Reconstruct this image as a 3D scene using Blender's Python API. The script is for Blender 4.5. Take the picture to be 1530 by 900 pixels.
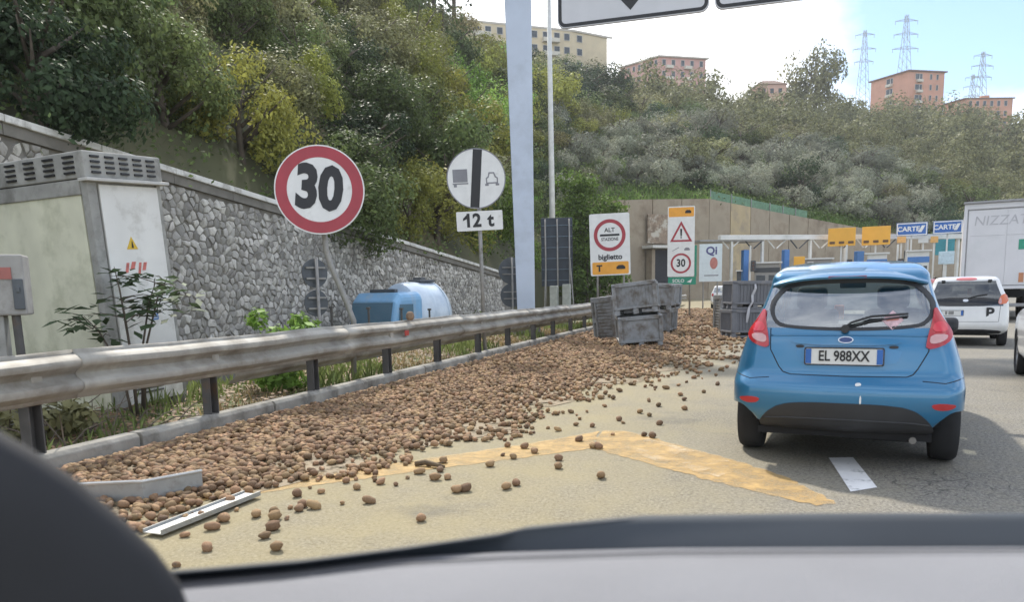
import bpy, bmesh, math, random
import numpy as np
from math import sin, cos, pi, radians, sqrt, hypot, atan2
from mathutils import Vector, Matrix, Euler

for o in list(bpy.data.objects):
    bpy.data.objects.remove(o, do_unlink=True)
S = bpy.context.scene
COL = S.collection
R = random.Random(7)
NR = np.random.RandomState(11)

# ------------------------------------------------------------------ camera
cam_d = bpy.data.cameras.new('camera')
cam = bpy.data.objects.new('camera', cam_d)
COL.objects.link(cam)
S.camera = cam
CAM_Z = 1.32
cam.location = (0, 0, CAM_Z)
yaw, pitch, roll = radians(16.767), radians(7.658), radians(1.1)
cf = Vector((-sin(yaw)*cos(pitch), cos(yaw)*cos(pitch), -sin(pitch)))
cr0 = Vector((cos(yaw), sin(yaw), 0)); cu0 = cr0.cross(cf)
cr = cr0*cos(roll) - cu0*sin(roll); cu = cu0*cos(roll) + cr0*sin(roll)
cam.rotation_euler = Matrix((cr, cu, -cf)).transposed().to_euler()
cam_d.sensor_width = 36
cam_d.lens = 26.0
cam_d.shift_y = (585-450)/1530
cam_d.clip_start = 0.05
cam_d.clip_end = 6000
cam_d.dof.use_dof = True
cam_d.dof.focus_distance = 14
cam_d.dof.aperture_fstop = 3.6

# ------------------------------------------------------------------ light
SUN_AZ, SUN_EL = radians(-32), radians(47)      # azimuth from +Y, towards +X
sun_d = bpy.data.lights.new('sun', 'SUN')
sun_d.energy = 3.4; sun_d.angle = radians(2.5); sun_d.color = (1, .94, .84)
sun = bpy.data.objects.new('sun', sun_d); COL.objects.link(sun)
sdir = Vector((sin(SUN_AZ)*cos(SUN_EL), cos(SUN_AZ)*cos(SUN_EL), sin(SUN_EL)))
sun.rotation_euler = sdir.to_track_quat('Z', 'Y').to_euler()
W = bpy.data.worlds.new('World'); S.world = W; W.use_nodes = True
nt = W.node_tree; nt.nodes.clear()
def wn(t, **k):
    n = nt.nodes.new(t)
    for a, b in k.items(): setattr(n, a, b)
    return n
out = wn('ShaderNodeOutputWorld'); bg = wn('ShaderNodeBackground'); bg.inputs[1].default_value = .15
sky = wn('ShaderNodeTexSky', sky_type='NISHITA', sun_disc=False, sun_elevation=SUN_EL, sun_rotation=SUN_AZ, dust_density=.4, air_density=1.0, ozone_density=3.0)
tc = wn('ShaderNodeTexCoord')
mp = wn('ShaderNodeMapping'); mp.inputs['Scale'].default_value = (1, 1, 2.2); mp.inputs['Location'].default_value = (.35, .1, 0)
nz = wn('ShaderNodeTexNoise'); nz.inputs['Scale'].default_value = 2.1; nz.inputs['Detail'].default_value = 8; nz.inputs['Roughness'].default_value = .58
ramp = wn('ShaderNodeValToRGB'); ramp.color_ramp.elements[0].position = .34; ramp.color_ramp.elements[1].position = .70
mix = wn('ShaderNodeMix', data_type='RGBA')
L = nt.links.new
L(tc.outputs['Generated'], mp.inputs[0]); L(mp.outputs[0], nz.inputs[0])
# a large white cumulus stands to the left of the gap of blue sky, as in the photograph
def blob(az, el, r0, r1, amt):
    d = (sin(radians(az))*cos(radians(el)), cos(radians(az))*cos(radians(el)), sin(radians(el)))
    dt = wn('ShaderNodeVectorMath', operation='DOT_PRODUCT'); dt.inputs[1].default_value = d
    L(tc.outputs['Generated'], dt.inputs[0])
    mr = wn('ShaderNodeMapRange', interpolation_type='SMOOTHSTEP')
    mr.inputs[1].default_value = cos(radians(r0)); mr.inputs[2].default_value = cos(radians(r1))
    mr.inputs[3].default_value = 0; mr.inputs[4].default_value = amt
    L(dt.outputs['Value'], mr.inputs[0]); return mr.outputs[0]
cur = nz.outputs['Fac']
for b in (blob(-6, 22, 22, 10, .28), blob(13, 20, 13, 2.5, -.40), blob(16, 10, 7, 2, .2)):
    ad = wn('ShaderNodeMath', operation='ADD'); L(cur, ad.inputs[0]); L(b, ad.inputs[1]); cur = ad.outputs[0]
L(cur, ramp.inputs[0]); L(ramp.outputs[0], mix.inputs[0])
L(sky.outputs[0], mix.inputs[6]); mix.inputs[7].default_value = (9.5, 9.6, 9.8, 1)
L(mix.outputs[2], bg.inputs[0]); L(bg.outputs[0], out.inputs[0])
S.view_settings.view_transform = 'Standard'; S.view_settings.look = 'None'
S.view_settings.exposure = 0.6; S.view_settings.gamma = 1
S.view_settings.use_curve_mapping = False
S.cycles.max_bounces = 8; S.cycles.transparent_max_bounces = 12

# ------------------------------------------------------------------ helpers
class MB:
    def __init__(s): s.v = []; s.f = []; s.m = []
    def add(s, vs, fs, mi=0, M=None):
        b = len(s.v)
        s.v += [tuple(M @ Vector(v)) for v in vs] if M is not None else [tuple(v) for v in vs]
        s.f += [tuple(i+b for i in f) for f in fs]; s.m += [mi]*len(fs); return s
    def box(s, c, d, mi=0, M=None, rz=0):
        x, y, z = d[0]/2, d[1]/2, d[2]/2
        vs = [Vector((a*x, b*y, e*z)) for e in (-1, 1) for b in (-1, 1) for a in (-1, 1)]
        if rz: vs = [Matrix.Rotation(rz, 3, 'Z') @ v for v in vs]
        vs = [v+Vector(c) for v in vs]
        return s.add(vs, [(0,2,3,1),(4,5,7,6),(0,1,5,4),(2,6,7,3),(0,4,6,2),(1,3,7,5)], mi, M)
    def tube(s, pts, r, n=8, mi=0, M=None):
        pts = [Vector(p) for p in pts]; k = len(pts)
        rs = r if isinstance(r, (list, tuple)) else [r]*k
        vs = []; fs = []
        for i, p in enumerate(pts):
            t = (pts[min(i+1, k-1)]-pts[max(i-1, 0)]).normalized()
            a = t.orthogonal().normalized() if i == 0 else (a - t*a.dot(t)).normalized()
            b = t.cross(a)
            vs += [p + (a*cos(2*pi*j/n)+b*sin(2*pi*j/n))*rs[i] for j in range(n)]
        for i in range(k-1):
            for j in range(n):
                fs.append((i*n+j, i*n+(j+1) % n, (i+1)*n+(j+1) % n, (i+1)*n+j))
        fs += [tuple(range(n))[::-1], tuple(range((k-1)*n, k*n))]
        return s.add(vs, fs, mi, M)
    def prism(s, poly, y0, y1, mi=0, M=None):      # polygon in x,z (counter-clockwise seen from -y), from y0 (front) to y1
        n = len(poly)
        vs = [(x, y0, z) for x, z in poly]+[(x, y1, z) for x, z in poly]
        fs = [tuple(range(n)), tuple(range(2*n-1, n-1, -1))]+[(i, i+n, (i+1) % n+n, (i+1) % n) for i in range(n)]
        return s.add(vs, fs, mi, M)
    def ring(s, outer, inner, y0, y1, mi=0, M=None):
        n = len(outer)
        vs = [(x, y0, z) for x, z in outer]+[(x, y0, z) for x, z in inner]+[(x, y1, z) for x, z in outer]+[(x, y1, z) for x, z in inner]
        fs = []
        for i in range(n):
            j = (i+1) % n
            fs += [(i, j, n+j, n+i), (2*n+i, 3*n+i, 3*n+j, 2*n+j), (i, 2*n+i, 2*n+j, j), (n+i, n+j, 3*n+j, 3*n+i)]
        return s.add(vs, fs, mi, M)
    def lathe(s, prof, n=24, axis='X', c=(0,0,0), mi=0, M=None):   # prof: (along, radius)
        vs = []; k = len(prof)
        for a, r in prof:
            for j in range(n):
                p, q = r*cos(2*pi*j/n), r*sin(2*pi*j/n)
                v = (a, p, q) if axis == 'X' else (q, a, p) if axis == 'Y' else (p, q, a)
                vs.append(Vector(v)+Vector(c))
        fs = [(i*n+j, (i+1)*n+j, (i+1)*n+(j+1) % n, i*n+(j+1) % n) for i in range(k-1) for j in range(n)]
        return s.add(vs, fs, mi, M)
    def grid(s, pts, mi=0, M=None):                # rows of points
        r, c = len(pts), len(pts[0])
        return s.add([p for q in pts for p in q], [(i*c+j, i*c+j+1, (i+1)*c+j+1, (i+1)*c+j) for i in range(r-1) for j in range(c-1)], mi, M)
    def mesh(s, name, mats, smooth=False):
        me = bpy.data.meshes.new(name); me.from_pydata(s.v, [], s.f)
        for m in (mats if isinstance(mats, (list, tuple)) else [mats]): me.materials.append(m)
        if any(s.m): me.polygons.foreach_set('material_index', s.m)
        bm = bmesh.new(); bm.from_mesh(me); bmesh.ops.recalc_face_normals(bm, faces=bm.faces); bm.to_mesh(me); bm.free()
        if smooth:
            me.polygons.foreach_set('use_smooth', [True]*len(me.polygons))
            if smooth is not True: me.set_sharp_from_angle(angle=radians(smooth))
        me.update(); return me
    def build(s, name, mats, parent=None, smooth=False, bev=0, seg=2):
        o = bpy.data.objects.new(name, s.mesh(name, mats, smooth)); COL.objects.link(o)
        if parent: o.parent = parent
        if bev:
            b = o.modifiers.new('bevel', 'BEVEL'); b.width = bev; b.segments = seg; b.limit_method = 'ANGLE'; b.angle_limit = radians(40)
        return o

def tag(o, label=None, cat=None, group=None, kind=None):
    if label: o['label'] = label
    if cat: o['category'] = cat
    if group: o['group'] = group
    if kind: o['kind'] = kind
    return o
def thing(name, label, cat, loc=(0,0,0), rz=0, group=None, rot=None):
    o = bpy.data.objects.new(name, None); COL.objects.link(o); o.empty_display_size = .2
    o.location = loc; o.rotation_euler = rot if rot else (0, 0, rz)
    return tag(o, label, cat, group)
def link_mesh(name, me, parent=None, loc=None, rot=None, scale=None):
    o = bpy.data.objects.new(name, me); COL.objects.link(o)
    if parent: o.parent = parent
    if loc is not None: o.location = loc
    if rot is not None: o.rotation_euler = rot
    if scale is not None: o.scale = scale
    return o
def copy_tree(o, parent=None):
    c = o.copy(); COL.objects.link(c)
    if parent: c.parent = parent
    for ch in list(o.children): copy_tree(ch, c)
    return c
def circle(cx, cz, r, n=48, rz=None):
    rz = rz or r
    return [(cx+r*cos(2*pi*i/n), cz+rz*sin(2*pi*i/n)) for i in range(n)]
def rrect(x0, z0, x1, z1, r, k=5):
    P = []
    for cx, cz, a in ((x1-r, z0+r, -90), (x1-r, z1-r, 0), (x0+r, z1-r, 90), (x0+r, z0+r, 180)):
        P += [(cx+r*cos(radians(a+90*i/k)), cz+r*sin(radians(a+90*i/k))) for i in range(k+1)]
    return P
def text_into(mb, body, size, c, y, bold=0., xs=1., shear=0., mi=0, M=None, depth=.0015):
    cu_ = bpy.data.curves.new('lettering', 'FONT'); cu_.body = body; cu_.size = size; cu_.align_x = 'CENTER'; cu_.align_y = 'CENTER'
    cu_.offset = bold*size; cu_.shear = shear; cu_.resolution_u = 3
    o = bpy.data.objects.new('lettering', cu_); COL.objects.link(o)
    dg = bpy.context.evaluated_depsgraph_get(); dg.update()
    me = bpy.data.meshes.new_from_object(o.evaluated_get(dg))
    vs = [(c[0]+v.co.x*xs, y-depth, c[1]+v.co.y) for v in me.vertices]
    fs = [tuple(p.vertices) for p in me.polygons]
    bpy.data.objects.remove(o); bpy.data.curves.remove(cu_); bpy.data.meshes.remove(me)
    mb.add(vs, fs, mi, M); return mb

_M = {}
def mat(name, col, rough=.6, metal=0., var=.12, vs=6., bump=0., bs=30., dirt=None, ds=3., dlo=.5, dhi=.7, spec=.5, coat=0., emit=0., rnd=0., damt=1.):
    if name in _M: return _M[name]
    m = bpy.data.materials.new(name); m.use_nodes = True; t = m.node_tree; b = t.nodes['Principled BSDF']; K = t.links.new
    N = t.nodes.new
    b.inputs['Roughness'].default_value = rough; b.inputs['Metallic'].default_value = metal
    b.inputs['Specular IOR Level'].default_value = spec; b.inputs['Coat Weight'].default_value = coat; b.inputs['Coat Roughness'].default_value = .04
    co = N('ShaderNodeTexCoord'); cur = None
    rgb = N('ShaderNodeRGB'); rgb.outputs[0].default_value = (*col, 1); cur = rgb.outputs[0]
    if var:
        n = N('ShaderNodeTexNoise'); n.inputs['Scale'].default_value = vs; n.inputs['Detail'].default_value = 6; K(co.outputs['Object'], n.inputs[0])
        mr = N('ShaderNodeMapRange'); mr.inputs[1].default_value = .3; mr.inputs[2].default_value = .7; mr.inputs[3].default_value = 1-var; mr.inputs[4].default_value = 1+var
        K(n.outputs['Fac'], mr.inputs[0]); h = N('ShaderNodeHueSaturation'); K(mr.outputs[0], h.inputs['Value']); K(cur, h.inputs['Color']); cur = h.outputs[0]
    if rnd:
        oi = N('ShaderNodeObjectInfo'); ge = N('ShaderNodeNewGeometry'); ad = N('ShaderNodeMath'); ad.operation = 'ADD'
        K(oi.outputs['Random'], ad.inputs[0]); K(ge.outputs['Random Per Island'], ad.inputs[1])
        fr = N('ShaderNodeMath'); fr.operation = 'FRACT'; K(ad.outputs[0], fr.inputs[0])
        mr = N('ShaderNodeMapRange'); mr.inputs[3].default_value = 1-rnd; mr.inputs[4].default_value = 1+rnd; K(fr.outputs[0], mr.inputs[0])
        h = N('ShaderNodeHueSaturation'); K(mr.outputs[0], h.inputs['Value']); K(cur, h.inputs['Color'])
        f2 = N('ShaderNodeMath'); f2.operation = 'MULTIPLY'; f2.inputs[1].default_value = 7.3; K(fr.outputs[0], f2.inputs[0])
        f3 = N('ShaderNodeMath'); f3.operation = 'FRACT'; K(f2.outputs[0], f3.inputs[0])
        m2 = N('ShaderNodeMapRange'); m2.inputs[3].default_value = .5-rnd*.02; m2.inputs[4].default_value = .5+rnd*.025; K(f3.outputs[0], m2.inputs[0]); K(m2.outputs[0], h.inputs['Hue'])
        cur = h.outputs[0]
    if dirt:
        n = N('ShaderNodeTexNoise'); n.inputs['Scale'].default_value = ds; n.inputs['Detail'].default_value = 8; n.inputs['Roughness'].default_value = .65; K(co.outputs['Object'], n.inputs[0])
        mr = N('ShaderNodeMapRange'); mr.inputs[1].default_value = dlo; mr.inputs[2].default_value = dhi; mr.inputs[4].default_value = damt; K(n.outputs['Fac'], mr.inputs[0])
        x = N('ShaderNodeMix'); x.data_type = 'RGBA'; K(mr.outputs[0], x.inputs[0]); K(cur, x.inputs[6]); x.inputs[7].default_value = (*dirt, 1); cur = x.outputs[2]
    K(cur, b.inputs['Base Color'])
    if emit: K(cur, b.inputs['Emission Color']); b.inputs['Emission Strength'].default_value = emit
    if bump:
        n = N('ShaderNodeTexNoise'); n.inputs['Scale'].default_value = bs; n.inputs['Detail'].default_value = 5; K(co.outputs['Object'], n.inputs[0])
        bp = N('ShaderNodeBump'); bp.inputs['Strength'].default_value = bump; bp.inputs['Distance'].default_value = .02; K(n.outputs['Fac'], bp.inputs['Height']); K(bp.outputs[0], b.inputs['Normal'])
    _M[name] = m; return m
def leaf_mat(name, col, var=.5, hue=.014, trans=.35):
    m = bpy.data.materials.new(name); m.use_nodes = True; t = m.node_tree; K = t.links.new; N = t.nodes.new
    b = t.nodes['Principled BSDF']; b.inputs['Roughness'].default_value = .55; b.inputs['Specular IOR Level'].default_value = .12
    ge = N('ShaderNodeNewGeometry'); oi = N('ShaderNodeObjectInfo')
    rgb = N('ShaderNodeRGB'); rgb.outputs[0].default_value = (*[q*1.3 for q in col], 1)
    def mr(src, lo, hi):
        q = N('ShaderNodeMapRange'); q.inputs[3].default_value = lo; q.inputs[4].default_value = hi; K(src, q.inputs[0]); return q.outputs[0]
    h = N('ShaderNodeHueSaturation'); K(rgb.outputs[0], h.inputs['Color']); K(mr(ge.outputs['Random Per Island'], 1-var, 1+var), h.inputs['Value'])
    h2 = N('ShaderNodeHueSaturation'); K(h.outputs[0], h2.inputs['Color']); K(mr(oi.outputs['Random'], .5-hue, .5+hue), h2.inputs['Hue'])
    f = N('ShaderNodeMath'); f.operation = 'MULTIPLY'; f.inputs[1].default_value = 13.7; K(oi.outputs['Random'], f.inputs[0]); g = N('ShaderNodeMath'); g.operation = 'FRACT'; K(f.outputs[0], g.inputs[0])
    K(mr(g.outputs[0], .66, 1.4), h2.inputs['Value'])
    K(h2.outputs[0], b.inputs['Base Color'])
    tr = N('ShaderNodeBsdfTranslucent'); K(h2.outputs[0], tr.inputs[0]); x = N('ShaderNodeMixShader'); x.inputs[0].default_value = trans
    K(b.outputs[0], x.inputs[1]); K(tr.outputs[0], x.inputs[2]); K(x.outputs[0], t.nodes['Material Output'].inputs[0])
    _M[name] = m; return m
def glass_mat(name, tint, dark, rough=.03, fac=.5):
    m = bpy.data.materials.new(name); m.use_nodes = True; t = m.node_tree; K = t.links.new; N = t.nodes.new
    t.nodes.remove(t.nodes['Principled BSDF'])
    tr = N('ShaderNodeBsdfTransparent'); tr.inputs[0].default_value = (*tint, 1)
    gl = N('ShaderNodeBsdfGlossy'); gl.inputs['Roughness'].default_value = rough; gl.inputs[0].default_value = (.9, .95, 1, 1)
    fr = N('ShaderNodeFresnel'); fr.inputs[0].default_value = 1.5
    ad = N('ShaderNodeMath'); ad.operation = 'ADD'; ad.inputs[1].default_value = dark; K(fr.outputs[0], ad.inputs[0])
    x = N('ShaderNodeMixShader'); K(ad.outputs[0], x.inputs[0]); K(tr.outputs[0], x.inputs[1]); K(gl.outputs[0], x.inputs[2]); K(x.outputs[0], t.nodes['Material Output'].inputs[0])
    _M[name] = m; return m

# ------------------------------------------------------------------ ground, road, hill
def kerb_x(y): return -5.0 + .0315*(y-4.5)          # road-side foot of the kerb
def road_mat():
    m = bpy.data.materials.new('asphalt'); m.use_nodes = True; t = m.node_tree; K = t.links.new; N = t.nodes.new
    b = t.nodes['Principled BSDF']; b.inputs['Roughness'].default_value = .85; b.inputs['Specular IOR Level'].default_value = .3
    co = N('ShaderNodeTexCoord')
    def noise(sc, det=6, ro=.6, src=None):
        n = N('ShaderNodeTexNoise'); n.inputs['Scale'].default_value = sc; n.inputs['Detail'].default_value = det; n.inputs['Roughness'].default_value = ro; K(src or co.outputs['Object'], n.inputs[0]); return n.outputs['Fac']
    def mr(src, a, b_, c=0, d=1):
        q = N('ShaderNodeMapRange'); q.inputs[1].default_value = a; q.inputs[2].default_value = b_; q.inputs[3].default_value = c; q.inputs[4].default_value = d; K(src, q.inputs[0]); return q.outputs[0]
    def mix(f, a, b_):
        x = N('ShaderNodeMix'); x.data_type = 'RGBA'; K(f, x.inputs[0])
        for s_, i in ((a, 6), (b_, 7)):
            if isinstance(s_, tuple): x.inputs[i].default_value = (*s_, 1)
            else: K(s_, x.inputs[i])
        return x.outputs[2]
    def math_(op, a, b_):
        q = N('ShaderNodeMath'); q.operation = op
        for s_, i in ((a, 0), (b_, 1)):
            if isinstance(s_, (int, float)): q.inputs[i].default_value = s_
            else: K(s_, q.inputs[i])
        return q.outputs[0]
    c = mix(mr(noise(1.1), .35, .65), (.145, .135, .12), (.205, .19, .16))
    c = mix(mr(noise(48, 5, .8), .46, .60), c, (.34, .32, .27)); c = mix(math_('MULTIPLY', mr(noise(34, 4, .8), .52, .62), .8), c, (.075, .07, .06)); c = mix(math_('MULTIPLY', mr(noise(4.5, 6, .7), .45, .65), .35), c, (.26, .235, .17))
    # yellow dust ground in around the spill (fades to the right and with distance)
    sp = N('ShaderNodeSeparateXYZ'); K(co.outputs['Object'], sp.inputs[0])
    d = math_('ADD', sp.outputs[0], math_('MULTIPLY', noise(.6), 2.2))
    d = mr(d, 2.2, -.4); d = math_('MULTIPLY', d, mr(noise(2.2), .2, .6, .5, 1)); d = math_('MULTIPLY', d, .55)
    c = mix(d, c, (.34, .275, .125))
    # oil patches along the lane
    c = mix(math_('MULTIPLY', mr(noise(.9, 5), .58, .72), .55), c, (.09, .088, .085))
    # crazed cracks in one patch
    vo = N('ShaderNodeTexVoronoi'); vo.feature = 'DISTANCE_TO_EDGE'; vo.inputs['Scale'].default_value = 6; 
    wv = N('ShaderNodeVectorMath'); wv.operation = 'ADD'; nn = N('ShaderNodeTexNoise'); nn.inputs['Scale'].default_value = 5; K(co.outputs['Object'], nn.inputs[0])
    sc = N('ShaderNodeVectorMath'); sc.operation = 'SCALE'; sc.inputs['Scale'].default_value = .25; K(nn.outputs['Color'], sc.inputs[0]); K(co.outputs['Object'], wv.inputs[0]); K(sc.outputs[0], wv.inputs[1]); K(wv.outputs[0], vo.inputs['Vector'])
    cr_ = mr(vo.outputs['Distance'], .035, .005)
    ds = N('ShaderNodeVectorMath'); ds.operation = 'DISTANCE'; K(co.outputs['Object'], ds.inputs[0]); ds.inputs[1].default_value = (1.35, 5.45, 0)
    ms = mr(math_('ADD', ds.outputs['Value'], mr(noise(3), .3, .7, 0, .4)), .75, .5)
    c = mix(math_('MULTIPLY', math_('MULTIPLY', cr_, ms), .8), c, (.05, .048, .045))
    vo2 = N('ShaderNodeTexVoronoi'); vo2.feature = 'DISTANCE_TO_EDGE'; vo2.inputs['Scale'].default_value = .45; K(wv.outputs[0], vo2.inputs['Vector'])
    c = mix(math_('MULTIPLY', mr(vo2.outputs['Distance'], .006, .001), math_('MULTIPLY', mr(noise(.8), .55, .65), .35)), c, (.09, .085, .075))
    K(c, b.inputs['Base Color'])
    bp = N('ShaderNodeBump'); bp.inputs['Strength'].default_value = .5; bp.inputs['Distance'].default_value = .01; K(noise(140, 3), bp.inputs['Height']); K(bp.outputs[0], b.inputs['Normal'])
    return m
ASPH = road_mat()
def worn_mat(name, col, lo, hi, sc=5):             # traffic-worn paint: the road shows through
    m = mat(name, col, .7, var=.12, vs=4); t = m.node_tree; K = t.links.new; N = t.nodes.new
    co = N('ShaderNodeTexCoord'); n = N('ShaderNodeTexNoise'); n.inputs['Scale'].default_value = sc; n.inputs['Detail'].default_value = 9; n.inputs['Roughness'].default_value = .7; K(co.outputs['Object'], n.inputs[0])
    mr = N('ShaderNodeMapRange'); mr.inputs[1].default_value = lo; mr.inputs[2].default_value = hi; K(n.outputs['Fac'], mr.inputs[0])
    tr = N('ShaderNodeBsdfTransparent'); x = N('ShaderNodeMixShader'); K(mr.outputs[0], x.inputs[0]); K(tr.outputs[0], x.inputs[1]); K(t.nodes['Principled BSDF'].outputs[0], x.inputs[2]); K(x.outputs[0], t.nodes['Material Output'].inputs[0])
    return m
EARTH = mat('earth', (.13, .10, .065), .95, var=.35, vs=.8, bump=.4, bs=6, dirt=(.07, .085, .03), ds=.5, dlo=.4, dhi=.6)
mb = MB(); mb.grid([[(x, y, -2.2) for x in (-400, -200, 0, 200, 490)] for y in (-140, 0, 200, 400, 690)])
tag(mb.build('ground', EARTH), kind='structure')
mb = MB(); rows = []
for y in [-8, -4, 0, 2]+[4+i*2 for i in range(24)]+[60, 75, 90, 110, 130, 150]:
    rows.append([(max(-20, kerb_x(min(y, 50)))-.02 if y < 60 else -6, y, 0), (0, y, 0), (6, y, 0), (20, y, 0), (60, y, 0), (110, y, 0)])
mb.grid(rows); mb.grid([[(-6, 150, 0), (-6, 150, -2.2)], [(110, 150, 0), (110, 150, -2.2)]])
tag(mb.build('road', ASPH), kind='structure')
# verge behind the kerb, falling to a lower side road along the stone wall
VERGE = mat('verge_soil', (.17, .14, .085), .95, var=.4, vs=3, bump=.6, bs=14, dirt=(.10, .13, .04), ds=1.1, dlo=.45, dhi=.6)
mb = MB(); rows = []
for y in range(-8, 62, 1):
    k = kerb_x(min(y, 50))-.16
    rows.append([(k, y, .06), (k-.7, y, .07+R.uniform(-.03, .03)), (k-1.5, y, .06+R.uniform(-.05, .05)), (k-2.3, y, .0+R.uniform(-.06, .06)), (k-3.0, y, -.35), (k-3.9, y, -1.5), (k-4.1, y, -1.72)])
mb.grid(rows); tag(mb.build('verge', VERGE, smooth=True), kind='structure')
mb = MB(); mb.grid([[(-14, y, -1.7), (-10.5, y, -1.7), (kerb_x(min(y, 50))-4.0, y, -1.7)] for y in range(-8, 62, 5)])
tag(mb.build('side_road', mat('side_asphalt', (.12, .115, .11), .9, var=.2, vs=2)), kind='structure')

YEL = worn_mat('worn_yellow_paint', (.56, .36, .13), .24, .74, 5)
WHT = worn_mat('worn_white_paint', (.78, .77, .75), .26, .44, 7)
DWH = worn_mat('chalky_white_wear', (.64, .52, .34), .48, .8, 3)
def sheet(name, poly, z, m):
    if m is not None and len(poly) > 4:
        q = []
        for i in range(len(poly)):
            a, b = poly[i], poly[(i+1) % len(poly)]; n = max(1, int(hypot(b[0]-a[0], b[1]-a[1])/.05))
            q += [(a[0]+(b[0]-a[0])*k/n+R.uniform(-.014, .014), a[1]+(b[1]-a[1])*k/n+R.uniform(-.02, .02)) for k in range(n)]
        poly = q
    mb = MB(); mb.add([(x, y, z) for x, y in poly], [tuple(range(len(poly)))]); return tag(mb.build(name, m), kind='structure')
sheet('road_marking', [(-1.12, 6.02), (-1.69, 5.47), (-2.18, 5.03), (-2.72, 4.49), (-3.6, 3.6), (-3.9, 3.95), (-2.99, 4.75), (-2.5, 5.2), (-2.0, 5.75), (-1.55, 6.3), (-1.2, 6.8)], .004, YEL)
sheet('road_marking', [(-1.11, 6.02), (-1.18, 6.83), (-.97, 6.86), (-.8, 6.7), (.04, 5.79), (.39, 5.33), (.62, 4.76), (.5, 4.68), (.24, 4.86), (-.14, 5.15), (-.66, 5.62)], .0045, YEL)
sheet('road_marking', [(-1.0, 6.3), (-.7, 6.5), (-.1, 5.9), (.1, 5.5), (-.1, 5.25), (-.6, 5.7)], .009, DWH)
sheet('road_marking', [(.72, 6.05), (.9, 6.1), (.92, 5.2), (.74, 5.05)], .004, WHT)
sheet('road_marking', [(-1.25, 26.6), (-1.07, 26.3), (-.72, 33.7), (-.9, 34.2)], .004, WHT)
for k in range(4):
    sheet('road_marking', [(2.2+k*.55, 16+k*4.5), (2.35+k*.55, 16+k*4.5), (2.65+k*.55, 18+k*4.5), (2.5+k*.55, 18+k*4.5)], .004, WHT)

# kerb of separate stones
CONC = mat('kerb_concrete', (.30, .285, .25), .9, var=.25, vs=4, bump=.35, bs=25, dirt=(.12, .11, .09), ds=2.2, dlo=.48, dhi=.66)
kroot = bpy.data.objects.new('kerb', None); COL.objects.link(kroot); tag(kroot, kind='structure')
y = 1.2
while y < 46:
    l = R.choice((1.9, 2.0, 2.1)) if y < 24 else 4.0
    x0, x1 = kerb_x(y), kerb_x(y+l-.03); j = R.uniform(-.012, .012)
    mb = MB()
    mb.add([(x0+j, y, 0), (x0-.16+j, y, 0), (x0-.15+j, y, .155), (x0-.03+j, y, .155), (x0+j, y, .12),
            (x1+j, y+l-.03, 0), (x1-.16+j, y+l-.03, 0), (x1-.15+j, y+l-.03, .155), (x1-.03+j, y+l-.03, .155), (x1+j, y+l-.03, .12)],
           [(0,1,2,3,4), (9,8,7,6,5)]+[(i, i+5, (i+1) % 5+5, (i+1) % 5) for i in range(5)])
    mb.build('kerb_stone', CONC, kroot, bev=.008); y += l

# hillside: foot line and crest line, ruled with a slightly uneven profile
FOOT = [(-12.5,-12,5.5),(-12.5,2,4.75),(-12.5,10,4.15),(-12.5,16,3.7),(-12.5,24,3.1),(-12.5,38,2.0),(-15,55,3.0),(-16.5,72,8),(-15.5,84,10.9),(-3.4,96,11.9),(4.0,107.2,11.2),(14.6,120.5,10.0),(25,134,8.5),(45,145,6),(75,138,3),(130,112,0)]
CREST = [(-75,8,42),(-72,30,42),(-60,53,38),(-52,67,40.6),(-46,83,37),(-42,102,37),(-45,143,43),(-41,170,47.5),(-32,192,48.5),(-8.5,240,50.5),(9.5,260,52),(47,316,58.5),(70,322,57),(100,325,49),(139,310,43),(195,285,40)]
def lerp3(A, f):
    i = min(int(f), len(A)-2); u = f-i
    return Vector(A[i]).lerp(Vector(A[i+1]), u)
def hill(f, t):
    a, b = lerp3(FOOT, f), lerp3(CREST, f)
    if t <= 1:
        p = a.lerp(b, t); p.z = a.z+(b.z-a.z)*(t**.92)
    else:
        d = b-a; p = b+Vector((d.x, d.y, 0)).normalized()*(t-1)*160; p.z = b.z-(t-1)*6
    w = min(1, t*4)
    p.z += w*(sin(p.x*.21+p.y*.13)*.7+sin(p.x*.07-p.y*.19+1)*.9)
    return p
NF, NT = 90, 40
rows = [[tuple(hill(i*(len(FOOT)-1)/NF, j/NT*1.0)) for j in range(NT+1)]+[tuple(hill(i*(len(FOOT)-1)/NF, q)) for q in (1.1, 1.5, 2, 3)] for i in range(NF+1)]
mb = MB(); mb.grid(rows)
for i in range(NF):                                   # close the foot down to the ground behind the walls
    a, b = rows[i][0], rows[i+1][0]
    mb.add([a, b, (b[0], b[1], -2.3), (a[0], a[1], -2.3)], [(0,1,2,3)])
HILL = mat('hillside_soil', (.075, .075, .035), .95, var=.4, vs=.25, bump=.5, bs=1.2, dirt=(.14, .12, .06), ds=.09, dlo=.5, dhi=.65)
tag(mb.build('hillside', HILL, smooth=True), kind='structure')

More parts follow.
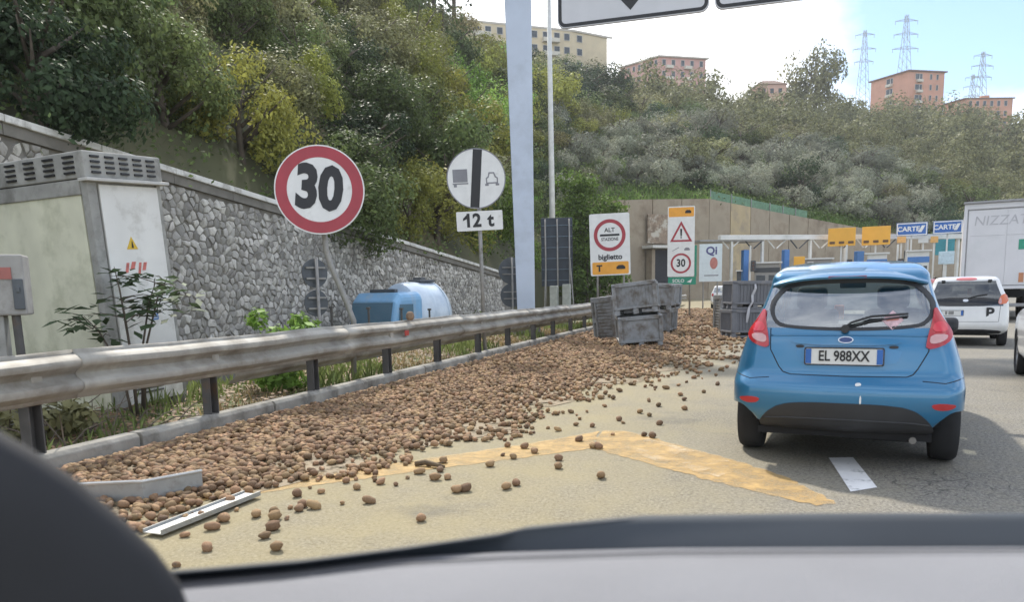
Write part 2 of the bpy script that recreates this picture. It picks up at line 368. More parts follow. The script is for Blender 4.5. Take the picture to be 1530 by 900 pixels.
# ------------------------------------------------------------------ stone retaining wall (left)
def wall_top(y): return 5.06-.0731*y
MORT = mat('dark_mortar', (.20, .185, .16), .95, var=.25, vs=3, bump=.5, bs=20)
STONE = mat('wall_stone', (.45, .425, .385), .85, var=.22, vs=9, bump=.35, bs=35, rnd=.45, dirt=(.20, .185, .15), ds=4, dlo=.52, dhi=.68)
COPE = mat('pale_coping', (.70, .68, .63), .8, var=.12, vs=2, dirt=(.30, .28, .24), ds=3, dlo=.5, dhi=.7)
sw = thing('stone_wall', 'long retaining wall of irregular pale stones with a pale coping, below the wooded slope', 'wall', (-12, 0, -1.7))
mb = MB()
ys = [2+i*2 for i in range(20)]
for a, b in zip(ys[:-1], ys[1:]):
    za, zb = wall_top(a)+1.7, wall_top(b)+1.7
    mb.add([(0,a,0),(0,b,0),(0,b,zb-.06),(0,a,za-.06),(-.5,a,0),(-.5,b,0),(-.5,b,zb-.06),(-.5,a,za-.06)], [(0,1,2,3),(7,6,5,4),(3,2,6,7),(0,4,5,1),(0,3,7,4),(1,5,6,2)])
mb.build('wall_core', MORT, sw)
for i, a in enumerate(ys[:-1]):
    b = a+1.985; za, zb = wall_top(a)+1.7, wall_top(b)+1.7
    mb = MB(); mb.add([(.16,a,za),(.16,b,zb),(-.45,b,zb),(-.45,a,za),(.16,a,za+.13),(.16,b,zb+.13),(-.45,b,zb+.13),(-.45,a,za+.13)], [(0,1,2,3),(7,6,5,4),(0,4,5,1),(1,5,6,2),(2,6,7,3),(3,7,4,0)])
    mb.build('coping_stone', COPE, sw, bev=.015)
    mb = MB(); mb.add([(.09,a,za-.2),(.09,b,zb-.2),(-.1,b,zb-.2),(-.1,a,za-.2),(.09,a,za-.002),(.09,b,zb-.002),(-.1,b,zb-.002),(-.1,a,za-.002)], [(0,1,2,3),(7,6,5,4),(0,4,5,1),(1,5,6,2),(2,6,7,3),(3,7,4,0)])
    mb.build('coping_shade_strip', mat('coping_shade_dark', (.2, .185, .16), .9, var=.2, vs=3), sw)  # dark strip standing in for the shadow under the coping overhang
def clip(poly, mx, my, nx, ny):
    outp = []; n = len(poly)
    for i in range(n):
        a, b = poly[i], poly[(i+1) % n]
        da = (a[0]-mx)*nx+(a[1]-my)*ny; db = (b[0]-mx)*nx+(b[1]-my)*ny
        if da <= 0: outp.append(a)
        if (da < 0) != (db < 0):
            t = da/(da-db); outp.append((a[0]+(b[0]-a[0])*t, a[1]+(b[1]-a[1])*t))
    return outp
DY, DZ = .225, .165
ny_, nz_ = int(31/DY), 27
pts = {}
for i in range(ny_):
    for j in range(nz_):
        pts[i, j] = (7.6+(i+.5*(j % 2)+R.uniform(-.38, .38))*DY, .25+(j+R.uniform(-.36, .36))*DZ)
stones = []
for (i, j), (py, pz) in pts.items():
    top = wall_top(py)-.22
    if pz > top-.04 or py < 8 or (10.8 < py < 12.6 and pz < 3.4): continue
    poly = [(py-.26, pz-.2), (py+.26, pz-.2), (py+.26, pz+.2), (py-.26, pz+.2)]
    for di in (-2, -1, 0, 1, 2):
        for dj in (-2, -1, 0, 1, 2):
            q = pts.get((i+di, j+dj))
            if (di or dj) and q: 
                poly = clip(poly, (py+q[0])/2, (pz+q[1])/2, q[0]-py, q[1]-pz)
                if len(poly) < 3: break
        if len(poly) < 3: break
    if len(poly) < 3: continue
    poly = clip(poly, py, top, 0, 1)
    if len(poly) >= 3: stones.append((py, pz, poly))
def stone_shape(mb, py, pz, poly, base):
    cy = sum(p[0] for p in poly)/len(poly); cz = sum(p[1] for p in poly)/len(poly); n = len(poly)
    d = R.uniform(.015, .05); sh = R.uniform(.88, .97); t = (R.uniform(-.3, .3), R.uniform(-.3, .3))
    vs = []
    for k, dep in ((sh, -.01), (sh*.93, d*.7), (sh*.62, d)):
        for p in poly:
            a, b = (p[0]-cy)*k, (p[1]-cz)*k
            vs.append((dep+(a*t[0]+b*t[1] if dep > 0 else 0), cy+a-base[0], cz+b-base[1]))
    vs.append((d*1.06, cy-base[0], cz-base[1]))
    fs = [(r*n+i, r*n+(i+1) % n, (r+1)*n+(i+1) % n, (r+1)*n+i) for r in (0, 1) for i in range(n)]+[(2*n+i, 2*n+(i+1) % n, 3*n) for i in range(n)]
    mb.add(vs, fs)
def stone_key(s):
    py, pz = s[0], s[1]; near = 0 if (py > 13.6 and pz > .75) or (pz > 3.45 and py < 10.8) else 60
    return near+py
stones.sort(key=stone_key)
for py, pz, poly in stones[:298]:
    mb = MB(); stone_shape(mb, py, pz, poly, (py, pz))
    o = mb.build('stone', STONE, sw, smooth=50); o.location = (0, py, pz+1.7)
mb = MB()
for s in stones[298:]: stone_shape(mb, *s, (0, 0))
o = mb.build('stones', STONE, sw, smooth=50); o.location = (0, 0, 1.7); o['kind'] = 'stuff'

# ------------------------------------------------------------------ concrete wall at the toll plaza
CW = [(-15.6,80.6,10.8),(-14.87,82.7,11.1),(-9.3,88.5,11.6),(-3.17,94.95,12.05),(4.2,105.9,11.3),(14.9,119.1,10.1),(24.6,132.8,9.3),(44,144,7)]
CWM = mat('stained_concrete', (.36, .30, .22), .92, var=.16, vs=.35, bump=.2, bs=4, dirt=(.22, .17, .12), ds=.35, dlo=.48, dhi=.7)
CWY = mat('ochre_stained_concrete', (.46, .365, .22), .92, var=.15, vs=.4, dirt=(.34, .28, .2), ds=.6, dlo=.48, dhi=.66)
cw = thing('concrete_wall', 'tall tan concrete retaining wall with vertical joints behind the toll plaza', 'wall', (-15.6, 80.6, 0))
cwm = []
for a, b in zip(CW[:-1], CW[1:]):
    n = max(1, round(hypot(b[0]-a[0], b[1]-a[1])/4.3))
    for k in range(n): cwm.append((Vector(a).lerp(Vector(b), k/n), Vector(a).lerp(Vector(b), (k+1)/n)))
for k, (a, b) in enumerate(cwm):
    d = (b-a); d.z = 0; d.normalize(); nrm = Vector((d.y, -d.x, 0)); o0 = Vector((-15.6, 80.6, 0)); off = nrm*R.uniform(0, .06)
    a2, b2 = a+d*.06+off-o0, b-d*.06+off-o0; mb = MB()
    bk = nrm*-.8; z0 = -.1
    mb.add([(a2.x,a2.y,z0),(b2.x,b2.y,z0),(b2.x,b2.y,b.z),(a2.x,a2.y,a.z)]+[tuple(Vector(p)+bk) for p in ((a2.x,a2.y,z0),(b2.x,b2.y,z0),(b2.x,b2.y,b.z),(a2.x,a2.y,a.z))],
           [(0,1,2,3),(7,6,5,4),(0,4,5,1),(1,5,6,2),(2,6,7,3),(3,7,4,0)])
    yl = k in (6, 7)
    o = mb.build('wall_panel', CWY if k == 6 else CWM, cw)
    if k == 6: o['label'] = 'ochre stained wall panel'
mb = MB()
for a, b in zip(CW[:-1], CW[1:]):
    d = Vector(b)-Vector(a); d.z = 0; d.normalize(); q = Vector((d.y, -d.x, 0))*-.45; o0 = Vector((-15.6, 80.6, 0))
    A, B = Vector(a)+q-o0, Vector(b)+q-o0; mb.add([(A.x,A.y,-.1),(B.x,B.y,-.1),(B.x,B.y,b[2]-.2),(A.x,A.y,a[2]-.2)], [(0,1,2,3)])
mb.build('joint_backing', mat('joint_dark', (.09, .08, .065), .95), cw)
# niche with a pale canopy and a rusty panel over it
nd = Vector((-3.17+9.3, 94.95-88.5, 0)).normalized()
nang = atan2(nd.y, nd.x)
tn = thing('wall_niche', 'dark doorway with pale concrete canopy at the foot of the tan concrete wall', 'doorway', (-8.5, 88.9, 0), nang)
mb = MB(); mb.box((0, -.35, 2.9), (3.0, .6, 5.8)); mb.build('dark_opening', mat('niche_dark', (.035, .035, .04), .8), tn)
mb = MB(); mb.box((-1.75, -.5, 2.95), (.5, 1.0, 5.9)); mb.box((1.75, -.5, 2.95), (.5, 1.0, 5.9)); mb.build('jamb', CWM, tn, bev=.03)
mb = MB(); mb.box((-.1, -.9, 6.1), (5.0, 1.9, .32)); mb.build('canopy', mat('pale_concrete', (.62, .6, .55), .8), tn, bev=.03)
mb = MB(); mb.box((-.3, -.2, 8.2), (3.4, .2, 3.3)); mb.build('rusty_panel', mat('rust_panel', (.27, .20, .14), .8, var=.3, vs=2, dirt=(.5, .46, .38), ds=1.0, dlo=.5, dhi=.6), tn, bev=.02)
# green netting fence along the top of the wall
nf = thing('netting_fence', 'low green netting fence along the top of the tan concrete wall', 'fence', (-3.2, 95.2, 12))
mb = MB(); P0 = [(-3.1,95.3,12.05),(4.2,106.3,11.3),(9.5,112.8,10.7)]
for a, b in zip(P0[:-1], P0[1:]):
    for k in range(3):
        p, q = Vector(a).lerp(Vector(b), k/3)-Vector((-3.2,95.2,12)), Vector(a).lerp(Vector(b), (k+.97)/3)-Vector((-3.2,95.2,12))
        d = (q-p).normalized(); e = Vector((d.y, -d.x, 0))*.03
        mb2 = MB(); mb2.add([p, q, q+Vector((0,0,1.0)), p+Vector((0,0,1.0)), p-e, q-e, q-e+Vector((0,0,1.0)), p-e+Vector((0,0,1.0))], [(0,1,2,3),(7,6,5,4),(0,4,5,1),(1,5,6,2),(2,6,7,3),(3,7,4,0)])
        mb2.build('net_panel', mat('green_net', (.13, .24, .15), .8, var=.25, vs=3), nf)
        mb2 = MB(); mb2.tube([p+e*2, p+e*2+Vector((0,0,1.15))], .06, 6); mb2.build('post', mat('grey_post', (.3,.3,.3), .6), nf)

# ------------------------------------------------------------------ foliage
def crown_mesh(seed, n_clump, n_leaf, leaf, rx=1., rz=1., cl=.38, low=-.55, dome=.45):
    r = np.random.RandomState(seed)
    d = r.normal(size=(n_clump, 3)); d /= np.linalg.norm(d, axis=1)[:, None]
    rad = .42+.68*r.rand(n_clump)**.6
    c = d*rad[:, None]*np.array([rx, rx, rz]); c = c[c[:, 2] > low*rz]
    cr_ = cl*(.55+.9*r.rand(len(c)))
    w = cr_**2; k = r.choice(len(c), n_leaf, p=w/w.sum())
    e = r.normal(size=(n_leaf, 3)); e /= np.linalg.norm(e, axis=1)[:, None]
    p = c[k]+e*(cr_[k]*(.55+.45*r.rand(n_leaf)))[:, None]
    pn = p/np.array([rx, rx, rz]); pn = pn/(np.linalg.norm(pn, axis=1)[:, None]+1e-6); nrm = e*.7+pn*dome+r.normal(size=(n_leaf, 3))*.45+np.array([0, 0, .2]); nrm /= np.linalg.norm(nrm, axis=1)[:, None]
    a = np.cross(nrm, r.normal(size=(n_leaf, 3))); a /= np.linalg.norm(a, axis=1)[:, None]; b = np.cross(nrm, a)
    s = leaf*(.45+1.2*r.rand(n_leaf)**1.5)[:, None]
    v = np.stack([p-a*s, p-b*s*.55+nrm*s*.12, p+a*s, p+b*s*.55+nrm*s*.12], 1).reshape(-1, 3)
    return v
def quads_mesh(name, v, m):
    n = len(v)//4; me = bpy.data.meshes.new(name)
    me.vertices.add(len(v)); me.vertices.foreach_set('co', v.astype(np.float32).ravel())
    me.loops.add(n*4); me.loops.foreach_set('vertex_index', np.arange(n*4, dtype=np.int32))
    me.polygons.add(n); me.polygons.foreach_set('loop_start', np.arange(0, n*4, 4, dtype=np.int32)); me.polygons.foreach_set('loop_total', np.full(n, 4, dtype=np.int32))
    me.materials.append(m); me.update(calc_edges=True); return me
LEAF = {k: leaf_mat('leaf_'+k, c, **kw) for k, c, kw in (
    ('dark', (.046, .068, .034), {}), ('mid', (.095, .122, .046), {}), ('yellow', (.20, .205, .05), dict(var=.35)), ('olive', (.20, .21, .155), dict(var=.35, hue=.015)),
    ('russet', (.17, .15, .07), {}), ('vine', (.14, .23, .05), {}), ('blue', (.055, .082, .062), {}), ('pale', (.185, .185, .09), {}))}
BARK = mat('bark', (.10, .08, .06), .9, var=.3, vs=8, bump=.5, bs=20)
def trunk_mesh(seed, h=1.5):
    r = random.Random(seed); mb = MB()
    mb.tube([(0,0,-1.2), (.03,.02,-.6), (r.uniform(-.08,.08), r.uniform(-.08,.08), 0), (r.uniform(-.1,.1), 0, .5)], [.085, .07, .055, .02], 7)
    for k in range(11):
        a = r.uniform(0, 6.28); z = r.uniform(-.6, .3); l = r.uniform(.55, 1.02)
        mb.tube([(0, 0, z), (cos(a)*l*.5, sin(a)*l*.5, z+l*.35), (cos(a)*l, sin(a)*l, z+l*.75)], [.04, .026, .008], 5)
    return mb.mesh('trunk', BARK, True)
CR = [quads_mesh('crown', crown_mesh(10+i, 36, 9500, .036, 1, (.95, .8, 1.1, .85)[i], (.30, .36, .33, .28)[i]), LEAF['mid']) for i in range(4)]
CRF = [quads_mesh('crown', crown_mesh(30+i, 60, 5200, .046, 1, (.85, .75, 1.0)[i], (.30, .32, .28)[i], -.55, 1.1), LEAF['mid']) for i in range(3)]
CRO = [quads_mesh('crown', crown_mesh(50+i, 22, 650, .05, 1, 1.15, .26, -.8), LEAF['mid']) for i in range(2)]      # thin, open crown
TR = [trunk_mesh(i) for i in range(3)]
def set_leaf(o, sp):
    o.material_slots[0].link = 'OBJECT'; o.material_slots[0].material = LEAF[sp]
def tree(name, label, group, loc, r, sp, near, zs=1., cr_=None, lift=.95):
    label = ' '.join(label.split()); t = thing(name, label, 'shrub' if 'shrub' in name else 'tree', loc, R.uniform(0, 6.28), group)
    c = link_mesh('crown', cr_ or R.choice(CR if near else CRF), t, (0, 0, r*lift*zs), None, (r, r*R.uniform(.85, 1.1), r*zs)); set_leaf(c, sp)
    link_mesh('trunk', R.choice(TR), t, (0, 0, r*lift*zs), None, (r, r, r*zs)); return t
KIND = {'dark': ('dark_tree', 'dense dark green tree'), 'mid': ('broadleaf_tree', 'mid green bushy tree'), 'yellow': ('yellow_tree', 'yellow green leafy tree'),
        'olive': ('olive_tree', 'silvery rounded olive tree'), 'russet': ('autumn_tree', 'brownish autumn tinted tree'), 'blue': ('evergreen_tree', 'blue green evergreen tree'), 'pale': ('pale_tree', 'pale dull green loose tree'), 'vine': ('creeper_tree', 'bright green tree')}
ZONE_H = ((-43, 'above the grey cabinet'), (-32.5, 'left of the speed limit sign'), (-25, 'right of the speed limit sign'), (-16, 'above the overtaking sign'), (-11.5, 'just right of the gantry post'), (-6, 'above the toll stop panel'), (-.5, 'above the tall narrow sign panel'), (4, 'in the middle over the toll plaza'), (9, 'below the leftmost pylon'), (13.5, 'below the orange apartment block'), (90, 'above the lorry'))
def zone_of(a, t):
    h = next(n for lim, n in ZONE_H if a < lim)
    return ('low hillside ' if t < .22 else 'lower middle hillside ' if t < .45 else 'upper hillside ' if t < .8 else 'hill crest ')+h
def az_of(p): return math.degrees(atan2(p.x, p.y))
placed = []
cand = []
for k in range(26000):
    f = R.uniform(1.2, 14.5); t = R.random()**.8
    p = hill(f, t); a = az_of(p)
    if not -55 < a < 19.5: continue
    cand.append((f, t, p, a))
def spc(d, a): return 2.0+.032*d if a < -16 else 1.1+.040*d
for f, t, p, a in cand:
    d = hypot(p.x, p.y); s = (2.2+.033*d if a < -16 else .7+.031*d if t < .5 else 1.1+.040*d)*(.78+.44*((f*7.3) % 1))
    if t < .03 and d > 60: continue
    if any((q[0].x-p.x)**2+(q[0].y-p.y)**2+(.8*(q[0].z-p.z))**2 < (.5*(s+q[1]))**2 for q in placed): continue
    placed.append((p, s, f, t, a))
def vis_rank(q): return hypot(q[0].x, q[0].y)
placed.sort(key=vis_rank)
print('trees', len(placed), sum(q[4] > -16 for q in placed))
def species(p, f, t, a, d):
    n = sin(p.x*.11+1.3)*sin(p.y*.09+.4)+.5*sin(p.x*.31+p.y*.27); u = R.random()
    if a < -14:
        el = math.degrees(atan2(p.z+3-CAM_Z, d))
        if -27 < a < -15.5 and 5 < el < 17: return 'yellow' if u < .42 else R.choice(('mid', 'pale', 'vine', 'mid'))
        if a < -25 and el < 13: return R.choice(('dark', 'blue', 'mid', 'mid', 'pale'))
        if n > .45: return 'yellow' if u < .5 else 'pale'
        if n < -.5: return 'russet' if u < .12 else 'mid'
        return R.choice(('dark', 'dark', 'blue', 'mid', 'mid', 'pale', 'pale', 'yellow'))
    if t < .40+.12*sin(f*3) and a > -13.5 and a < 12: return 'olive' if u < .84 else R.choice(('pale', 'mid', 'dark'))
    if n > .15: return 'yellow' if u < .6 else 'pale'
    if n < -.5: return 'russet' if u < .3 else 'dark'
    return R.choice(('mid', 'mid', 'pale', 'olive', 'dark', 'yellow'))
far_left = []; TREES = []
for i, (p, s, f, t, a) in enumerate(placed):
    d = hypot(p.x, p.y); sp = species(p, f, t, a, d)
    r = s*(R.uniform(.52, .66) if sp == 'olive' else R.uniform(.56, .76))
    if i >= 312: far_left.append((p, r, sp)); continue
    nm, lb = KIND[sp]; lb = ('small ' if r < s*.63 else '')+lb+', '+zone_of(a, t)
    TREES.append((a, tree(nm, lb, 'trees on the hillside', p-Vector((0, 0, .35*r)), r, sp, d < 75, R.uniform(.8, 1.15) if d < 75 else R.uniform(.75, 1.0))))
by = {}
for a, t in sorted(TREES, key=lambda q: q[0]): by.setdefault(t['label'], []).append(t)
ORD = ('leftmost', 'second from left', 'third from left', 'fourth from left', 'fifth from left')
for lb, ts_ in by.items():
    if 1 < len(ts_) <= 5:
        for k, t in enumerate(ts_):
            w = ('rightmost' if k == len(ts_)-1 else ORD[k])+' '+lb; t['label'] = w if len(w.split()) <= 16 else w.replace('small ', '').replace(' the ', ' ')
if far_left:
    vs = []
    for p, r, sp in far_left:
        v = crown_mesh(R.randint(0, 9999), 40, 2600, .055, 1, .8, .32, -.55, 1.1)*r+np.array([p.x, p.y, p.z+.55*r]); vs.append(v)
    o = link_mesh('distant_wood', quads_mesh('distant_wood', np.concatenate(vs), LEAF['pale'])); tag(o, 'far trees massed over the upper part of the distant ridge', 'wood', kind='stuff')
# scrub between the trees
vs = []
for k in range(6500):
    f = R.uniform(1.2, 13.5); t = R.random(); p = hill(f, t); a = az_of(p); d = hypot(p.x, p.y)
    if not -58 < a < 24: continue
    n = 26; s = .4+.005*d
    c = NR.normal(size=(n, 3))*np.array([s, s, s*.5])+np.array([p.x, p.y, p.z+.35*s])
    aa = NR.normal(size=(n, 3)); aa /= np.linalg.norm(aa, axis=1)[:, None]; bb = np.cross(aa, NR.normal(size=(n, 3))); bb /= np.linalg.norm(bb, axis=1)[:, None]
    l = (.04+.0014*d)
    vs.append(np.stack([c-aa*l, c-bb*l*.6, c+aa*l, c+bb*l*.6], 1).reshape(-1, 3))
o = link_mesh('undergrowth', quads_mesh('undergrowth', np.concatenate(vs), LEAF['mid'])); tag(o, 'low scrub covering the hillside between the trees', 'undergrowth', kind='stuff')
# the tall tree standing above the far ridge, the dark trees at the near skyline, the vine hedge
p = hill(10.42, .93); tree('tall_tree', 'tall sparse tree rising above the far ridge left of the orange block', None, p, 9.2, 'pale', False, 1.35, CRF[2])
p = hill(10.34, .93); tree('open_tree', 'thin half bare tree beside the tall tree on the far ridge', None, p+Vector((-4.5, 0, 0)), 7.5, 'russet', False, 1.35, CRO[0])
p = hill(9.0, .97); tree('open_tree', 'thin bare tree in front of the pink apartment block', None, p+Vector((-1.5, 4, 0)), 8, 'russet', False, 1.0, CRO[1])
for q, (f, t, r, lb) in enumerate(((5.05, .97, 4.6, 'dark ivy clad tree with gaps of sky against the near skyline'), (5.3, .99, 4.9, 'dark open tree left of the gantry post at the skyline'), (4.75, .98, 4.6, 'tall loose tree on the near crest above the speed limit sign'))):
    p = hill(f, t); tree('skyline_tree', lb, None, p, r, 'dark' if q < 2 else 'pale', True, 1.5, CRO[q % 2] if q < 2 else CR[2], 1.3)
# bright green creeper mass at the left end of the concrete wall
hv = thing('vine_hedge', 'bright green creeper covered bank left of the concrete wall, behind the gantry post', 'hedge', (-12.5, 66, 0))
vs = []
for k in range(60):
    q = R.random(); x = -2.6+q*4.6; z = R.uniform(0, 11.5-3.5*abs(q-.3)); rr = R.uniform(.9, 1.5)
    vs.append(crown_mesh(400+k, 10, 420, .11, 1, 1, .5)*rr+np.array([x*1.05, R.uniform(-.6, .6)+q*2, z]))
o = link_mesh('foliage', quads_mesh('foliage', np.concatenate(vs), LEAF['vine']), hv)
mb = MB()
for k in range(5): mb.tube([(-2.5+k*1.1, .4, -2), (-2.4+k*1.1, .5, 2), (-2.3+k*1.0, .3, 7)], [.14, .1, .04], 6)
mb.build('stem', BARK, hv)
vs = []
for k in range(9000):
    f = R.uniform(7.6, 11.6); t = R.random()**1.6*.075; p = hill(f, t); l = R.uniform(.3, .7); a = R.uniform(0, 6.28); sd = np.array([-sin(a), cos(a), 0])*.13; p0 = np.array(p)-np.array([0, 0, .1]); ln = np.array([cos(a), sin(a), 0])*l*.5
    vs += [p0-sd, p0+sd, p0+ln*.5+sd*.6+np.array([0, 0, l*.7]), p0+ln+np.array([0, 0, l])]
tag(link_mesh('grass_bank', quads_mesh('grass_bank', np.array(vs), leaf_mat('leaf_bank_grass', (.20, .27, .075), .4, .02))), 'bright green grass strip along the top of the tan concrete wall', 'grass', kind='stuff')

# ------------------------------------------------------------------ guardrail
GALV = mat('weathered_galvanised_steel', (.40, .38, .335), .62, .2, var=.18, vs=2.5, bump=.1, bs=10, dirt=(.17, .145, .11), ds=2.2, dlo=.42, dhi=.68, damt=.8)
GALD = mat('dark_rusty_post', (.10, .095, .09), .75, .2, var=.25, vs=5, dirt=(.16, .10, .06), ds=3, dlo=.55, dhi=.7)
def rail_x(y): return kerb_x(min(y, 34))+.02 + (max(0, y-34)**1.25)*.022
PROF = [(-.055,.0),(-.05,.03),(.0,.055),(.03,.08),(.035,.105),(.03,.13),(-.03,.165),(-.05,.195),(-.03,.225),(.03,.26),(.035,.285),(.03,.31),(.0,.335),(-.05,.36),(-.055,.39)]
gr = thing('guardrail', 'long weathered steel guardrail with two wave beam on dark posts along the roadside', 'guardrail', (-5, 5, 0))
def rail_run(y0, y1, dx, z0, name, m, label=None, dz=0):
    mb = MB(); n = max(2, int((y1-y0)/.5)); rows = []
    for i in range(n+1):
        y = y0+(y1-y0)*i/n; wob = .012*sin(y*1.7)+.008*sin(y*4.1+1)
        rows.append([(rail_x(y)+dx+px+5+wob, y-5, z0+pz+wob*.6+dz*(i/n)) for px, pz in PROF])
    mb.grid(rows)
    o = mb.build(name, m, gr, smooth=35); so = o.modifiers.new('thickness', 'SOLIDIFY'); so.thickness = .004; so.offset = 0
    return o
y = .6; beams = []
while y < 52:
    beams.append(rail_run(y, y+4.04, .0+.004*(len(beams) % 2), .535, 'beam', GALV)); y += 4.0
y = 7.0
while y < 40:
    o = rail_run(y, y+4.0, -.46+.004*(int(y) % 2), .36, 'rear_beam', GALV); y += 4.0
yp = 2.45; k = 0
while yp < 50:
    x = rail_x(yp)-.17+5
    mb = MB()
    mb.box((x, yp-5, .45), (.012, .12, .9)); mb.box((x+.045, yp-5-.055, .45), (.09, .012, .9)); mb.box((x+.045, yp-5+.055, .45), (.09, .012, .9))
    mb.build('post', GALD, gr)
    mb = MB(); mb.box((x+.1, yp-5, .73), (.085, .1, .26)); mb.build('spacer', GALV, gr, bev=.01)
    if k < 10:
        for zz in (.73,):
            mb = MB(); mb.lathe([(0, .0), (0, .02), (.012, .018), (.014, 0)], 8, 'X', (rail_x(yp)-.045+5, yp-5, zz)); mb.build('bolt', GALD, gr)
    yp += 1.82+.12*(k % 2); k += 1
mb = MB(); mb.box((rail_x(10.35)+.022+5, 10.35-5, .73), (.02, .13, .08)); mb.build('reflector', mat('red_reflector', (.45, .06, .05), .3, var=.1), gr, bev=.006)
rk = thing('rail_stone', 'small brown lump resting on top of the guardrail beam', 'stone', (rail_x(10.55)-.01, 10.55, .925))
mb = MB(); mb.lathe([(-.07,0),(-.06,.045),(-.02,.068),(.03,.06),(.065,.035),(.072,0)], 10, 'Z', (0,0,.055)); mb.build('lump', mat('brown_stone', (.25, .17, .11), .9, var=.3, vs=15, bump=.5, bs=20), rk, smooth=True)

# ------------------------------------------------------------------ sign builders
WHITE = mat('sign_white', (.74, .74, .72), .4, var=.06, vs=5, dirt=(.5, .5, .46), ds=4, dlo=.58, dhi=.75, damt=.6)
RED = mat('sign_red', (.36, .035, .05), .4, var=.1, vs=5)
BLACK = mat('sign_black', (.018, .018, .02), .5, var=.1)
DGREY = mat('sign_back_grey', (.10, .11, .12), .6, .2, var=.15, vs=6)
PGREY = mat('post_grey', (.30, .29, .27), .55, .4, var=.15, vs=8, dirt=(.15, .13, .1), ds=4, dlo=.55, dhi=.7)
SGREY = mat('symbol_grey', (.22, .22, .24), .5, var=.1)
ORNG = mat('sign_orange', (.80, .36, .04), .45, var=.08, vs=4)
GRNP = mat('sign_green', (.02, .24, .15), .45, var=.08)
BLUE = mat('sign_blue', (.03, .13, .42), .45, var=.1)
def facing(x, y, extra=0): return atan2(y, x)-pi/2+extra       # turn local -y towards the camera
def disc_plate(name, r, th, m, parent, z=0, y=0):
    mb = MB(); mb.prism(circle(0, z, r, 56), y, y+th); return mb.build(name, m, parent, smooth=40, bev=.004, seg=1)

# 30 km/h sign on a kinked post, leaning
sx, sy = -5.52, 9.3
s30 = thing('speed_limit_sign', 'large round 30 speed limit sign with red ring on a kinked post behind the guardrail', 'road sign', (sx, sy, 0), facing(sx, sy, -.12))
tilt = bpy.data.objects.new('plate', None)
mbp = MB(); mbp.prism(circle(0, 0, .61, 64), 0, .025); pl = mbp.build('plate', WHITE, s30, smooth=40); pl.location = (0, 0, 2.77); pl.rotation_euler = (radians(-3), radians(6), 0)
COL.objects.link(tilt); bpy.data.objects.remove(tilt)
mb = MB(); mb.ring(circle(0, 0, .592, 64), circle(0, 0, .44, 64), -.004, .0); mb.build('red_ring', RED, pl)
mb = MB(); text_into(mb, '30', .80, (-.01, .0), -.004, bold=.045, xs=.80); mb.build('lettering', BLACK, pl)
mb = MB(); mb.prism(circle(0, 0, .60, 40), .027, .034); mb.build('back_plate', DGREY, pl)
mb = MB(); mb.tube([(.32, .2, 0), (.36, .2, .95), (.26, .18, 1.25), (.08, .15, 1.75), (.03, .14, 1.95), (-.03, .14, 3.2)], .04, 10); mb.build('post', PGREY, s30, smooth=True)

# end of lorry overtaking ban + 12 t plate
sx, sy = -4.95, 14.25
s12 = thing('overtaking_sign', 'round white end of lorry overtaking ban sign over a white 12 t plate', 'road sign', (sx, sy, 0), facing(sx, sy), None)
zc = 3.56; K12 = 14.25/17.98
pl = disc_plate('plate', .585, .02, WHITE, s12, 0); pl.location = (0, 0, zc); pl.rotation_euler = (0, radians(-2), 0)
mb = MB(); mb.ring(circle(0, 0, .585, 56), circle(0, 0, .565, 56), -.004, .0); mb.build('grey_rim', SGREY, pl)
mb = MB(); q = .09; c, s = cos(radians(84)), sin(radians(84))
mb.prism([(-c*.56-s*q, -s*.56+c*q), (-c*.56+s*q, -s*.56-c*q), (c*.56+s*q, s*.56-c*q), (c*.56-s*q, s*.56+c*q)], -.006, -.001); mb.build('black_bar', BLACK, pl)
mb = MB(); mb.prism([(-.46,-.06),(-.17,-.06),(-.17,.19),(-.46,.19)], -.005, -.001)
mb.prism([(-.45,-.15),(-.39,-.15),(-.39,-.1),(-.45,-.1)], -.005, -.001)
mb.prism([(-.47,-.10),(-.16,-.10),(-.16,-.075),(-.47,-.075)], -.005, -.001); mb.build('lorry_symbol', SGREY, pl)
mb = MB()
mb.ring([(.19,-.11),(.43,-.11),(.43,.0),(.39,.03),(.36,.11),(.25,.11),(.23,.03),(.19,.0)], [(.215,-.085),(.405,-.085),(.405,-.012),(.37,.008),(.34,.085),(.27,.085),(.25,.008),(.215,-.012)], -.005, -.001)
mb.prism([(.17,-.15),(.24,-.15),(.24,-.112),(.17,-.112)], -.005, -.001); mb.prism([(.38,-.15),(.45,-.15),(.45,-.112),(.38,-.112)], -.005, -.001); mb.build('car_symbol', SGREY, pl)
mb = MB(); mb.prism(rrect(-.46, -.19, .46, .19, .02), 0, .02); p2 = mb.build('weight_plate', WHITE, s12); p2.location = (.05, 0, zc-.82); p2.rotation_euler = (0, radians(-2), 0)
mb = MB(); text_into(mb, '12', .36, (-.14, 0), -.004, bold=.035, xs=.95); mb.prism([(-.33, .055), (-.33, .01), (-.235, .055), (-.235, .125), (-.255, .125)], -.0062, -.0056); mb.build('lettering', BLACK, p2)
mb = MB(); text_into(mb, 't', .36, (.22, 0), -.004, bold=.035, xs=.95); mb.build('lettering', BLACK, p2)
mb = MB(); mb.tube([(.10, .06, -.3), (.03, .06, zc+.3)], .04, 10); mb.build('post', PGREY, s12, smooth=True)

